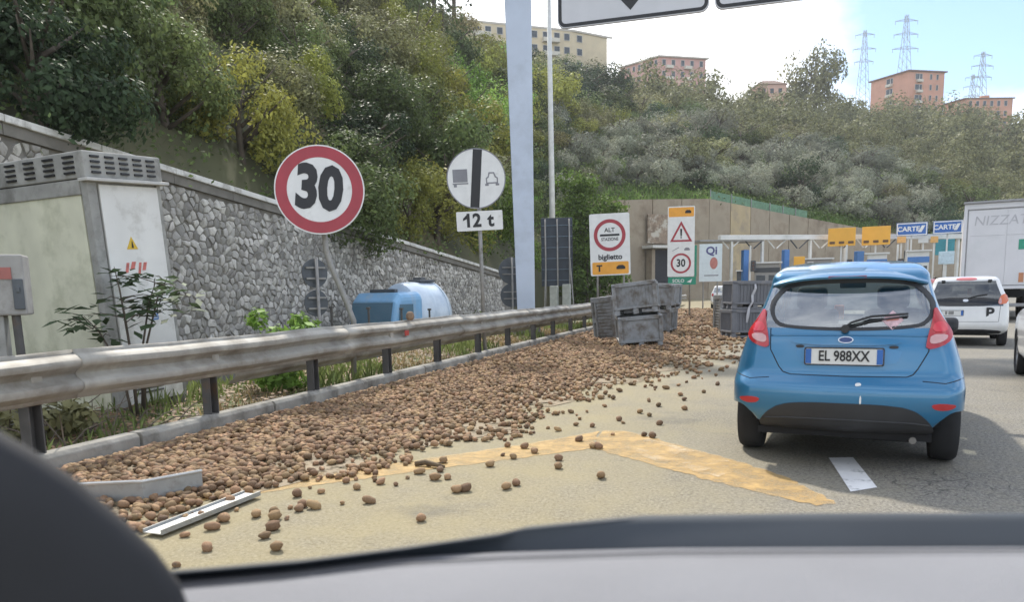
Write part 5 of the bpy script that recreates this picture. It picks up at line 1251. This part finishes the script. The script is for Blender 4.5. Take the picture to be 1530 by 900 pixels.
WC.patch('lower_tailgate_glass', [(-.62, .84), (.62, .84), (.60, 1.02), (-.60, 1.02)], .005, mat('black_tailgate_glass', (.012, .013, .016), .12, var=0), N=40)
WC.plate(-.28, .70, .5, .105, 'II IIIII', .014)
mb = MB(); text_into(mb, 'P', .30, (0, 0), 0, .03); o = mb.build('lettering', BLACK, WC.t); o.location = (.44, WC.yr(.44, .69)-.004, .69); o.rotation_euler = (0, 0, radians(8))
for sx_ in (-1, 1):
    o = WC.patch('tail_light', [(sx_*.56, .86), (sx_*.755, .90), (sx_*.70, 1.10), (sx_*.60, 1.04)], .02, mat('tail_lamp_orange', (.62, .16, .07), .2, var=.1, coat=.5), N=28)
    WC.patch('clear_segment', [(sx_*.57, .88), (sx_*.64, .89), (sx_*.62, 1.0), (sx_*.60, 1.0)], .025, LAMPC, o, N=16, rings=2)
    mb = MB(); mb.box((sx_*.42, WC.yr(.42, 1.37)-.02, 1.365), (.07, .05, .05)); mb.build('window_hinge', PLAST, WC.t, bev=.01)
WC.patch('high_brake_light', [(-.19, 1.375), (.19, 1.375), (.19, 1.43), (-.19, 1.43)], .01, mat('lamp_pale_red', (.6, .2, .2), .25, var=0), N=24, rings=2)
WC.patch('rear_badge', [(-.05, .93), (.05, .93), (.05, .985), (-.05, .985)], .012, CHROME, smooth=2, N=20, rings=2)
WC.patch('bumper_insert', [(-.66, .25), (.66, .25), (.66, .36), (-.66, .36)], .006, PLAST, N=40)
WC.line('wiper', [(.0, .99), (.2, 1.05), (.38, 1.08)], .008, PLAST, .02)
WC.line('tailgate_gap', [(-.62, .84), (-.60, .52), (.60, .52), (.62, .84)], .004, gap, -.001)
mb = MB(); mb.box((.12, 1.9, 1.12), (.08, .03, .16)); mb.build('orange_patch', mat('patch_orange', (0, 0, 0)), WC.t)

# -- white car at the right edge, its rear left wheel in the frame
sl_ = [(.25,.76,.14,3.9,.16),(.34,.83,.04,4.1,.16),(.48,.85,.0,4.15,.16),(.65,.85,.02,4.15,.16),(.80,.845,.06,4.1,.16),(.92,.825,.10,3.8,.15),(1.0,.78,.14,3.2,.13),(1.2,.68,.28,2.7,.11),(1.36,.61,.40,2.3,.1),(1.42,.56,.5,2.0,.09),(1.46,.45,.8,1.7,.08)]
SC = Car('white_saloon', 'white car at the right edge of the view with only its wheel and flank showing', 'car', (4.08, 8.9, 0), radians(-12),
         dict(paint=mat('silver_white_paint', (.66, .67, .70), .3, .1, var=.03, coat=.8), levels=sl_, bow=.08, bulge=.04, rw=(1.02, 1.34), rwj=2, sw=(1.0, 1.36), ws=(1.0, 1.4), pillars=(1.4,), wheel_y=(.78, 3.3), wheel_r=.31, arch=.36, cut=no_cut))
SC.wheels(.775); SC.interior(.68, .25, 3.0, .36); SC.plate(0, .75, .52, .11, 'II IIIII', .014)
for sx_ in (-1, 1): SC.patch('tail_light', [(sx_*.60, .78), (sx_*.835, .84), (sx_*.79, .98), (sx_*.62, .96)], .016, LAMP, N=28)
SC.line('door_gap', [(-.6, .5), (.6, .5)], .004, gap, -.001)

# -- red car and a grey one beyond the white city car
RL = [(z+.0, w, r, f, c) for z, w, r, f, c in sl_[:-1]]+[(1.47,.56,.6,1.9,.08),(1.50,.45,.8,1.7,.08)]
RC = Car('red_car', 'red car almost hidden beyond the small white car, only its roof showing', 'car', (6.3, 29.5, 0), radians(-10),
         dict(paint=mat('dull_red_paint', (.33, .06, .05), .4, var=.05, coat=.6), levels=RL, bow=.08, bulge=.03, rw=(1.02, 1.34), rwj=2, sw=(1.0, 1.36), ws=(1.0, 1.4), pillars=(1.4,), wheel_y=(.78, 3.3), wheel_r=.31, arch=.36, cut=no_cut))
RC.wheels(.775); RC.interior(.68, .25, 3.0, .36)
for sx_ in (-.62, .62):
    mb = MB(); mb.tube([(sx_*.8, .9, 1.54), (sx_*.8, 2.1, 1.54)], .03, 6); mb.build('roof_rail', PLAST, RC.t)

# ------------------------------------------------------------------ box lorry
LW = mat('trailer_white', (.66, .66, .69), .4, var=.05, vs=1.2, dirt=(.50, .53, .54), ds=.8, dlo=.5, dhi=.8, damt=.7)
LG = mat('trailer_frame_grey', (.30, .30, .31), .5, .3, var=.1)
lr = thing('box_lorry', 'white box lorry rear with faded capital letters and a green rectangle', 'lorry', (8.82, 29.4, 0), radians(-14))
mb = MB(); mb.box((0, 6, 2.55), (2.5, 12, 2.84)); mb.build('box_body', LW, lr, bev=.03)
mb = MB(); mb.ring([(-1.27, 1.1), (1.27, 1.1), (1.27, 4.02), (-1.27, 4.02)], [(-1.17, 1.2), (1.17, 1.2), (1.17, 3.84), (-1.17, 3.84)], -.06, .02); fr_ = mb.build('rear_frame', LW, lr, bev=.01)
mb = MB(); mb.ring([(-1.165, 1.205), (1.165, 1.205), (1.165, 3.835), (-1.165, 3.835)], [(-1.135, 1.235), (1.135, 1.235), (1.135, 3.80), (-1.135, 3.80)], -.03, .0); mb.build('door_seal', LG, fr_)
mb = MB(); mb.box((0, -.05, 4.06), (2.6, .2, .07)); mb.build('roof_edge', LG, lr, bev=.01)
for sx_ in (-1, 1):
    mb = MB(); mb.box((sx_*.565, -.012, 2.52), (1.12, .02, 2.55)); dr = mb.build('door', LW, lr)
mb = MB(); text_into(mb, 'NIZZATO', .46, (-.02, 3.42), -.026, .0, xs=.94, shear=.12); mb.build('lettering', mat('faded_grey_print', (.47, .47, .50), .5), lr)
mb = MB(); mb.box((-.55, -.026, 2.93), (1.0, .006, .012)); mb.box((.5, -.026, 2.93), (1.0, .006, .012)); mb.build('print_line', mat('faded_grey_print', (0, 0, 0)), lr)
mb = MB(); mb.prism([(.36, 2.42), (.86, 2.42), (.86, 2.76), (.36, 2.76)], -.032, -.024); mb.build('green_rectangle', mat('print_green', (.03, .30, .20), .5), lr)
mb = MB(); mb.prism([(.62, 1.32), (.86, 1.32), (.86, 1.84), (.62, 1.84)], -.032, -.024); mb.prism([(.42, 1.32), (.56, 1.32), (.56, 1.64), (.42, 1.64)], -.032, -.024); mb.prism([(.9, 1.32), (1.1, 1.32), (1.1, 1.52), (.9, 1.52)], -.032, -.024); mb.build('orange_print', mat('print_orange', (.50, .22, .11), .5), lr)
mb = MB(); mb.box((0, 5.5, .95), (1.0, 11, .3)); mb.box((0, .1, .95), (2.4, .2, .22)); mb.build('chassis', UNDER, lr)
mb = MB(); mb.box((0, .05, .55), (2.3, .1, .12)); mb.build('bumper', LG, lr, bev=.02)
for sx_ in (-1, 1):
    mb = MB(); mb.box((sx_*.85, -.03, .92), (.42, .06, .13)); mb.build('tail_light', LAMP, lr, bev=.01)
    for yy in (2.0, 3.3):
        mb = MB(); mb.lathe([(-.3, 0), (-.3, .44), (-.25, .5), (.25, .5), (.3, .44), (.3, 0)], 24, 'X', (sx_*.92, yy, .5)); mb.build('wheel', TYRE, lr, smooth=40)

# ------------------------------------------------------------------ buildings on the ridge
PANE = mat('window_dark', (.05, .06, .07), .25, var=.1)
FRM = mat('window_frame_pale', (.5, .48, .44), .6, var=.05)
def block(name, lab, pts, z0, z1, wall, storeys, faces, roofm, over=.5, penthouse=None):
    # pts: footprint, visible faces listed as (i, j, [(u, width)...], balcony)
    o0 = Vector((pts[0][0], pts[0][1], z0)); t = thing(name, lab, 'building', tuple(o0))
    q = [(x-o0.x, y-o0.y) for x, y in pts]; n = len(q); H = z1-z0
    mb = MB(); mb.add([(x, y, 0) for x, y in q]+[(x, y, H) for x, y in q], [tuple(range(n))[::-1], tuple(range(n, 2*n))]+[(i, (i+1) % n, (i+1) % n+n, i+n) for i in range(n)]); mb.build('wall', wall, t)
    c = Vector((sum(p[0] for p in q)/n, sum(p[1] for p in q)/n)); mb = MB(); s = [(c+(Vector(p)-c)*(1+over/6)) for p in q]
    mb.add([(p.x, p.y, H+.003) for p in s]+[(p.x, p.y, H+.45) for p in s], [tuple(range(n))[::-1], tuple(range(n, 2*n))]+[(i, (i+1) % n, (i+1) % n+n, i+n) for i in range(n)]); rf_ = mb.build('roof', roofm, t)
    if penthouse:
        mb = MB(); mb.box((c.x+penthouse[0], c.y, H+.45+penthouse[2]/2), (penthouse[1], 4, penthouse[2])); mb.build('stair_head', wall, rf_)
    sh = H/storeys; wm = {}
    for i, j, cols, balc in faces:
        a, b = Vector(q[i]), Vector(q[j]); d = (b-a); Lh = d.length; d.normalize(); nr = Vector((d.y, -d.x)); 
        if nr.dot(Vector((o0.x, o0.y))+a) > 0: nr = -nr
        ang = atan2(d.y, d.x)
        for u, w in cols:
            for k in range(storeys):
                p = a+d*(u*Lh)+nr*.06; wk = (round(w, 2), round(sh, 2))
                if wk not in wm:
                    m1 = MB(); m1.ring([(-w/2, -sh*.27), (w/2, -sh*.27), (w/2, sh*.27), (-w/2, sh*.27)], [(-w/2+.1, -sh*.27+.1), (w/2-.1, -sh*.27+.1), (w/2-.1, sh*.27-.1), (-w/2+.1, sh*.27-.1)], -.06, .08)
                    m2 = MB(); m2.box((0, .02, 0), (w-.2, .06, sh*.54-.2)); wm[wk] = (m1.mesh('window', FRM), m2.mesh('pane', PANE))
                wo = link_mesh('window', wm[wk][0], t, (p.x, p.y, (k+.55)*sh), (0, 0, ang)); link_mesh('pane', wm[wk][1], wo)
        if balc:
            for k in range(storeys):
                for u, w in balc:
                    p = a+d*(u*Lh)+nr*.65; mb = MB(); mb.box((p.x, p.y, k*sh+.45), (w, 1.2, .9), rz=ang); mb.build('balcony', mat('balcony_pale', (.6, .56, .48), .8, var=.08), t)
    return t
CREAM = mat('cream_render', (.62, .52, .36), .85, var=.08, vs=.2, dirt=(.45, .38, .27), ds=.15, dlo=.5, dhi=.75)
PINK = mat('pink_render', (.56, .33, .29), .85, var=.1, vs=.2, dirt=(.42, .25, .2), ds=.15, dlo=.5, dhi=.7)
ORB = mat('orange_brick_render', (.58, .31, .22), .85, var=.1, vs=.2, dirt=(.46, .23, .14), ds=.12, dlo=.5, dhi=.7)
RFD = mat('roof_brown', (.20, .13, .10), .85, var=.1)
RFP = mat('roof_pale', (.5, .46, .4), .85, var=.1)
block('apartment_block', 'long cream apartment block with balconies behind the gantry post on the ridge', [(-61, 165), (-38, 181), (-31, 188.5), (-54, 172)], 47, 62, CREAM, 5,
      [(0, 1, [(u, 1.5) for u in (.06, .16, .26, .36, .46, .56, .66, .76, .86, .95)], [(.2, 4), (.5, 4), (.8, 4)]), (1, 2, [(.2, 1.6)], None)], RFP)
block('apartment_block', 'pink apartment block behind the bare tree on the ridge', [(-38.5, 262), (-24.8, 253.8), (-10.6, 262), (-24, 271)], 58, 75.5, PINK, 5,
      [(0, 1, [(u, 1.1) for u in (.08, .22, .36, .5, .64, .78, .92)], None), (1, 2, [(u, 1.3) for u in (.1, .3, .5, .7, .9)], [(.2, 2.4), (.6, 2.4)])], RFP)
block('apartment_block', 'orange flat roofed apartment block right of the leftmost pylon', [(49.5, 331), (60.5, 319.3), (74, 326.5), (63, 338)], 61, 80, ORB, 5,
      [(0, 1, [(.48, 1.8), (.56, 1.2)], [(.52, 2.2)]), (1, 2, [(.24, 1.8), (.34, 1.2), (.62, 1.0), (.8, 1.0)], [(.28, 2.2)])], RFD, .5, (-1.5, 4, 1.3))
block('low_block', 'low orange block at the right end of the ridge beneath the right hand pylons', [(80, 352), (86, 344), (104, 350), (98, 358)], 58, 73.5, ORB, 4,
      [(0, 1, [(.3, 1.2), (.7, 1.2)], None), (1, 2, [(u, 1.3) for u in (.1, .25, .4, .55, .7, .85)], None)], RFD, .4, (2, 3, 1.4))
hs = thing('house', 'small pale pink house half hidden by trees left of the tall ridge tree', 'house', (9.0, 262, 57)); hs.rotation_euler = (0, 0, .3)
mb = MB(); mb.box((0, 0, 4), (9, 7, 8)); mb.build('wall', mat('house_pink', (.6, .38, .3), .85, var=.08), hs)
mb = MB(); mb.add([(-5, -4, 8), (5, -4, 8), (5, 4, 8), (-5, 4, 8), (-2, 0, 10), (2, 0, 10)], [(0,1,5,4), (2,3,4,5), (1,2,5), (3,0,4), (0,3,2,1)]); mb.build('roof', RFD, hs)
for xx in (-2.6, 0, 2.6):
    mb = MB(); mb.box((xx, -3.52, 6), (1.1, .08, 1.5)); mb.build('window', PANE, hs)

# ------------------------------------------------------------------ pylons
PYL = mat('pylon_steel', (.34, .36, .37), .6, .3, var=.05)
def pylon(lab, x, y, z0, h, arms, wbase, rz):
    t = thing('pylon', lab, 'pylon', (x, y, z0), rz); th = .12
    def hw(z): return wbase/2*(1-z/h)**1.0*.82+wbase*.09
    zs = [h*i/9 for i in range(10)]
    for sx_ in (-1, 1):
        for sy_ in (-1, 1):
            mb = MB(); mb.tube([(sx_*hw(z), sy_*hw(z), z) for z in (0, h*.5, h)], th, 5); mb.build('leg', PYL, t)
    mb = MB()
    for a, b in zip(zs[:-1], zs[1:]):
        for sy_ in (-1, 1):
            mb.tube([(-hw(a), sy_*hw(a), a), (hw(b), sy_*hw(b), b)], th*.6, 4); mb.tube([(hw(a), sy_*hw(a), a), (-hw(b), sy_*hw(b), b)], th*.6, 4)
            mb.tube([(sy_*hw(a), -hw(a), a), (sy_*hw(b), hw(b), b)], th*.6, 4)
    o = mb.build('bracing', PYL, t); o['kind'] = 'stuff'
    for f, l in arms:
        z = h*f; mb = MB()
        for sx_ in (-1, 1):
            mb.tube([(0, -hw(z), z+.9), (sx_*l, 0, z)], th*.8, 4); mb.tube([(0, hw(z), z+.9), (sx_*l, 0, z)], th*.8, 4); mb.tube([(0, 0, z-.1), (sx_*l, 0, z)], th*.8, 4)
        mb.build('cross_arm', PYL, t)
        for sx_ in (-1, 1):
            mb = MB(); mb.tube([(sx_*l*.95, 0, z), (sx_*l*.95, 0, z-1.5)], th*.9, 5); mb.build('insulator', PYL, t)
pylon('leftmost pylon, standing clear left of the orange block', 58.5, 416, 88, 37, ((.94, 4.6), (.76, 5.6), (.60, 4.6)), 5.5, .2)
pylon('tallest pylon, rising behind the orange block roof', 72.5, 393.4, 84, 39, ((.93, 5.2), (.78, 5.6), (.62, 6.0)), 6, .25)
pylon('larger of the two pylons above the low orange block', 110, 415.7, 78, 31.5, ((.94, 4.5), (.79, 5.4), (.63, 4.8)), 5, .3)
pylon('smaller pylon just left of the larger one above the low orange block', 116.5, 455.4, 80, 29, ((.94, 4.2), (.78, 5), (.62, 4.5)), 4.6, .3)

# ------------------------------------------------------------------ toll plaza
TWH = mat('toll_white', (.66, .66, .63), .5, var=.06, vs=1, dirt=(.45, .45, .42), ds=.6, dlo=.5, dhi=.75)
TBLU = mat('toll_blue', (.07, .2, .48), .5, var=.06)
TDK = mat('toll_dark', (.05, .055, .06), .5, var=.1)
d = (Vector((20.35, 79.4))-Vector((-1.4, 68))); LB = d.length; ang = atan2(d.y, d.x)
tb = thing('toll_canopy', 'long white horizontal toll canopy beam on slender legs across the lanes', 'toll canopy', (-1.4, 68, 0), ang)
mb = MB(); mb.box((LB*.6, 0, 5.65), (LB*1.2, .5, .42)); mb.build('beam', TWH, tb, bev=.03)
mb = MB(); mb.box((1.2, 1.5, 5.4), (6.0, 3.2, .14)); mb.build('canopy_roof', mat('canopy_grey', (.30, .30, .30), .6), tb)
for k in range(8):
    mb = MB(); mb.tube([(.2+k*2.2, 0, 5.45), (.9+k*2.2, 0, 4.7)], .06, 6); mb.tube([(2.0+k*2.2, 0, 5.45), (1.1+k*2.2, 0, 4.7)], .06, 6); mb.build('strut', TDK if k % 2 else TWH, tb)
for u in (.05, .17, .36, .50, .76, .98):
    mb = MB(); mb.box((LB*u, .1, 2.75), (.22, .25, 5.5)); mb.build('leg', TWH, tb, bev=.02)
for u, w, z in ((.11, .5, 4.6), (.27, .5, 4.6), (.57, .7, 4.4)):
    mb = MB(); mb.box((LB*u, .4, z/2), (w, .5, z)); o = mb.build('pillar', TBLU, tb, bev=.03); o['label'] = 'blue pillar'
def plaza_sign(lab, x0, x1, z0, z1, y, m, name='toll_sign', sym=None, post=True):
    x = (x0+x1)/2; w = (x1-x0)/2; h = z1-z0
    t = thing(name, lab, 'sign', (x, y, 0), facing(x, y))
    mb = MB(); mb.prism([(-w, z0), (w, z0), (w, z1), (-w, z1)], -.12, .12); pl_ = mb.build('panel', m, t, bev=.02, seg=1)
    if sym == 'lamps':
        for xx in (-.75, 0, .75):
            mb = MB(); mb.prism(rrect(xx*w*.9-.22, z0+.12*h, xx*w*.9+.22, z0+.26*h, .06), -.16, -.125); mb.build('lamp', mat('lamp_off_brown', (.12, .06, .02), .4), pl_)
    if sym and sym != 'lamps':
        mb = MB(); mb.ring([(-w+.03, z0+.03), (w-.03, z0+.03), (w-.03, z1-.03), (-w+.03, z1-.03)], [(-w+.12, z0+.12), (w-.12, z0+.12), (w-.12, z1-.12), (-w+.12, z1-.12)], -.135, -.122); mb.build('white_border', WHITE, pl_)
        mb = MB(); text_into(mb, sym, h*.5, (-w*.22, (z0+z1)/2), -.125, .03); mb.prism([(w*.4, z0+h*.25), (w*.62, z0+h*.25), (w*.85, z1-h*.25), (w*.63, z1-h*.25)], -.135, -.122); mb.build('lettering', WHITE, pl_)
    if post:
        mb = MB(); mb.box((0, .2, z0/2+.2), (.14, .14, z0+.4)); mb.build('post', TWH, t)
    return t
TYEL = mat('toll_yellow', (.78, .40, .05), .45, var=.06, vs=1)
plaza_sign('left yellow toll lane signal board over the beam', 7.75, 9.95, 4.75, 6.3, 71.3, TYEL, sym='lamps')
plaza_sign('right yellow toll lane signal board over the beam', 10.65, 12.9, 4.8, 6.4, 72.5, TYEL, sym='lamps')
plaza_sign('left blue toll lane sign with white border', 13.75, 16.2, 5.6, 6.75, 74.5, BLUE, sym='CARTE')
plaza_sign('right blue toll lane sign with white border, nearest the lorry', 17.0, 19.3, 5.75, 6.9, 75.9, BLUE, sym='CARTE')
plaza_sign('small orange panel standing low before the booths', 4.6, 5.45, 2.7, 3.75, 65.8, TYEL)
plaza_sign('teal panel under the right blue toll sign', 17.4, 18.9, 3.9, 5.3, 76.5, mat('toll_teal', (.05, .28, .33), .5))
plaza_sign('small amber lane light under the left blue toll sign', 13.8, 14.5, 5.0, 5.55, 74.3, mat('amber_pale', (.7, .4, .14), .5), 'lane_light')
plaza_sign('small amber lane light left of the right blue toll sign', 16.6, 17.2, 4.95, 5.5, 74.9, mat('amber_pale', (0, 0, 0)), 'lane_light')
plaza_sign('small white lane light with a red lens between the blue toll signs', 15.6, 16.4, 4.95, 5.5, 74.8, TWH, 'lane_light')
plaza_sign('pale blue disc panel on a mast left of the lorry', 17.0, 18.2, 3.0, 4.1, 73.5, mat('toll_pale_blue', (.5, .62, .68), .5))
for k, (x, y, w, h, lab) in enumerate(((11.6, 70.5, 1.5, 3.9, 'white toll booth with blue band under the right yellow board'), (15.2, 72.5, 1.6, 4.1, 'white toll booth with blue band under the left blue sign'), (6.9, 70.5, 2.2, 3.6, 'dark glazed toll booth left of the yellow boards'), (2.6, 67.5, 2.0, 3.3, 'dark glazed toll booth at the left end of the canopy'))):
    t = thing('toll_booth', lab, 'toll booth', (x, y, 0), facing(x, y))
    mb = MB(); mb.box((0, 0, h/2), (w, 1.6, h)); mb.build('cabin', TWH if k < 2 else mat('booth_grey', (.3, .29, .27), .6, var=.1), t, bev=.03)
    mb = MB(); mb.box((0, -.81, h*.83), (w+.06, .06, h*.12)); mb.build('band', TBLU if k < 2 else TDK, t)
    for xx in (-.25, .25):
        mb = MB(); mb.box((xx*w, -.81, h*.58), (w*.36, .05, h*.24)); mb.build('window', PANE, t)
    mb = MB(); mb.box((0, 0, h+.06), (w+.4, 2.0, .12)); mb.build('roof', TWH, t)
    mb = MB(); mb.box((-w*.5-.3, -2.5, .5), (.3, .5, 1.0)); mb.build('island_bollard', mat('bollard_red_white', (.55, .2, .15), .6), t)
for k, x in enumerate((1.2, 9.2, 13.6)):
    t = thing('lane_mast', ('first', 'second', 'third')[k]+' slender white lane mast from the left with a traffic light', 'mast', (x, 66+x*.5, 0)); mb = MB(); mb.box((0, 0, 2.4), (.14, .14, 4.8)); mb.build('mast', TWH, t); mb = MB(); mb.box((.25, -.1, 3.1), (.4, .3, .9)); lt = mb.build('traffic_light', TDK, t, bev=.03)
    for zz in (2.85, 3.1, 3.35):
        mb = MB(); mb.lathe([(-.27, 0), (-.27, .09), (-.24, .1)], 12, 'Y', (.25, 0, zz)); mb.build('lens', mat('lens_dark', (.08, .03, .02), .2), lt)
for k, (x, y, h, w, m, lab) in enumerate(((.3, 63, 2.6, .35, TDK, 'dark card reader column left of the first booth'), (3.4, 64, 2.2, .5, TWH, 'white card reader column beside the orange panel'), (5.9, 66, 3.2, .3, TDK, 'tall dark lane column right of the orange panel'), (7.6, 66, 2.4, .55, TBLU, 'blue lane column under the left yellow board'), (9.9, 68, 2.7, .45, TDK, 'dark lane column between the yellow boards'), (12.9, 70, 2.5, .4, TWH, 'white lane column under the right yellow board'))):
    t = thing('lane_column', lab, 'toll column', (x, y, 0), facing(x, y))
    mb = MB(); mb.box((0, 0, h/2), (w, .45, h)); mb.build('housing', m, t, bev=.03)
    mb = MB(); mb.box((0, -.24, h*.72), (w*.7, .03, .3)); mb.build('screen', PANE, t); mb = MB(); mb.box((0, -.1, h+.05), (w+.16, .7, .08)); mb.build('hood', TWH, t)
    mb = MB(); mb.box((w/2+1.1, 0, 1.0), (2.0, .08, .1)); mb.build('barrier_arm', mat('barrier_red_white', (.6, .3, .26), .5), t)
# vehicles waiting at the booths, left of the blue car
for nm, lab, x, y, rz, pm, kind in (('queue_car', 'far white car waiting at the toll booths beyond the bins', -.7, 50, 0, WPAINT, wl), ('queue_car', 'far grey car beside the white one beyond the bins', 1.5, 47, -.06, mat('grey_car_paint', (.25, .27, .30), .35, .3, coat=.6), sl_)):
    c = Car(nm, lab, 'car', (x, y, 0), rz, dict(paint=pm, levels=kind, bow=.06, bulge=.03, rw=(1.0, 1.34), rwj=1, sw=(1.0, 1.34), ws=(1.0, 1.36), pillars=(1.25,), wheel_y=(.6, 2.8), wheel_r=.29, arch=.34, cut=no_cut))
    c.wheels(.7, .17); c.interior(.62, .3, 2.4, .34); c.plate(0, .7, .5, .1, 'II IIIII', .014)
    for sx_ in (-1, 1): c.patch('tail_light', [(sx_*.58, .78), (sx_*.74, .80), (sx_*.70, .98), (sx_*.60, .96)], .016, LAMP, N=20)

# ------------------------------------------------------------------ the car the view is taken from
DASH = mat('pale_grey_dashboard', (.235, .235, .248), .6, var=.07, vs=5, bump=.5, bs=400)
DARKT = mat('dark_dash_edge', (.035, .042, .05), .6, var=.15, vs=4)
oc = thing('car_interior', 'pale grey dashboard, dark windscreen edge and dark pillar of the car we sit in', 'car interior', (0, .3, .6))
off = Vector((0, .3, .6))
edge = [(-.80,.50),(-.70,.57),(-.566,.648),(-.483,.689),(-.369,.761),(-.251,.806),(-.069,.865),(.158,.922),(.329,.965),(.55,1.01),(.8,1.04)]
mb = MB(); rows = []
for x, y in edge:
    r_ = [(x, y-.02, .93), (x, y, 1.0), (x, y-.006, 1.015), (x, y-.02, 1.02)]+[(x*(1-.25*u), (y-.02)*(1-u)+.16*u, 1.02+.012*sin(u*pi)-.06*u*u) for u in (.15, .35, .6, .85, 1)]
    rows.append([tuple(Vector(p)-off) for p in r_])
mb.grid(rows); mb.build('dashboard', DASH, oc, smooth=45)
mb = MB(); mb.tube([tuple(Vector((x*.955, y-.045, 1.0245))-off) for x, y in edge], .0014, 5); mb.build('trim_seam', mat('seam_dark', (.07, .07, .075), .7), oc)
lip = [(-.82,.50),(-.68,.545),(-.538,.616),(-.448,.664),(-.353,.731),(-.265,.80),(-.241,.831),(-.106,.91),(.127,.973),(.346,1.023),(.56,1.06),(.8,1.09)]
ed = lambda x: float(np.interp(x, [e[0] for e in edge], [e[1] for e in edge]))
mb = MB(); rows = []
for x, y in lip:
    y0 = ed(x)
    r_ = [(x, y0-.03, .90), (x, y0-.004, .985), (x, y0+.25*(y-y0)+.01, 1.012), (x, y0+.7*(y-y0)+.01, 1.028), (x, y, 1.034), (x, y+.03, 1.029), (x, y+.10, .99), (x, y+.14, .9)]
    rows.append([tuple(Vector(p)-off) for p in r_])
mb.grid(rows); mb.build('windscreen_edge', DARKT, oc, smooth=True)
# pillar: a thick rounded bar running down to the right
PL = [(-.62,.27,1.325),(-.541,.36,1.262),(-.511,.402,1.225),(-.496,.42,1.203),(-.48,.438,1.178),(-.459,.460,1.138),(-.445,.473,1.110),(-.433,.484,1.078),(-.425,.492,1.03),(-.42,.50,.96)]
mb = MB(); rows = []
for k, p in enumerate(PL):
    p = Vector(p)+Vector((-.006, .002, 0)); inw = Vector((p.x, p.y, 0)).normalized(); sd = Vector((-.74, -.60, -.30)).normalized()
    r_ = [p+inw*.05+sd*.02, p+inw*.022+sd*.001, p, p-inw*.012+sd*.012, p-inw*.03+sd*.05, p-inw*.035+sd*.11, p-inw*.02+sd*.18, p+inw*.05+sd*.2]
    rows.append([tuple(q-off) for q in r_])
mb.grid(rows); mb.build('windscreen_pillar', mat('dark_pillar_trim', (.018, .018, .020), .75, var=.2, vs=6), oc, smooth=True)

# ------------------------------------------------------------------ thin daytime haze
hm = bpy.data.materials.new('haze'); hm.use_nodes = True; t = hm.node_tree; t.nodes.clear()
o_ = t.nodes.new('ShaderNodeOutputMaterial'); v_ = t.nodes.new('ShaderNodeVolumePrincipled'); v_.inputs['Color'].default_value = (.86, .90, .95, 1); v_.inputs['Density'].default_value = .0003; v_.inputs['Anisotropy'].default_value = .3
t.links.new(v_.outputs[0], o_.inputs['Volume'])
mb = MB(); mb.box((50, 275, 63), (920, 870, 134)); tag(mb.build('haze', hm), kind='stuff')
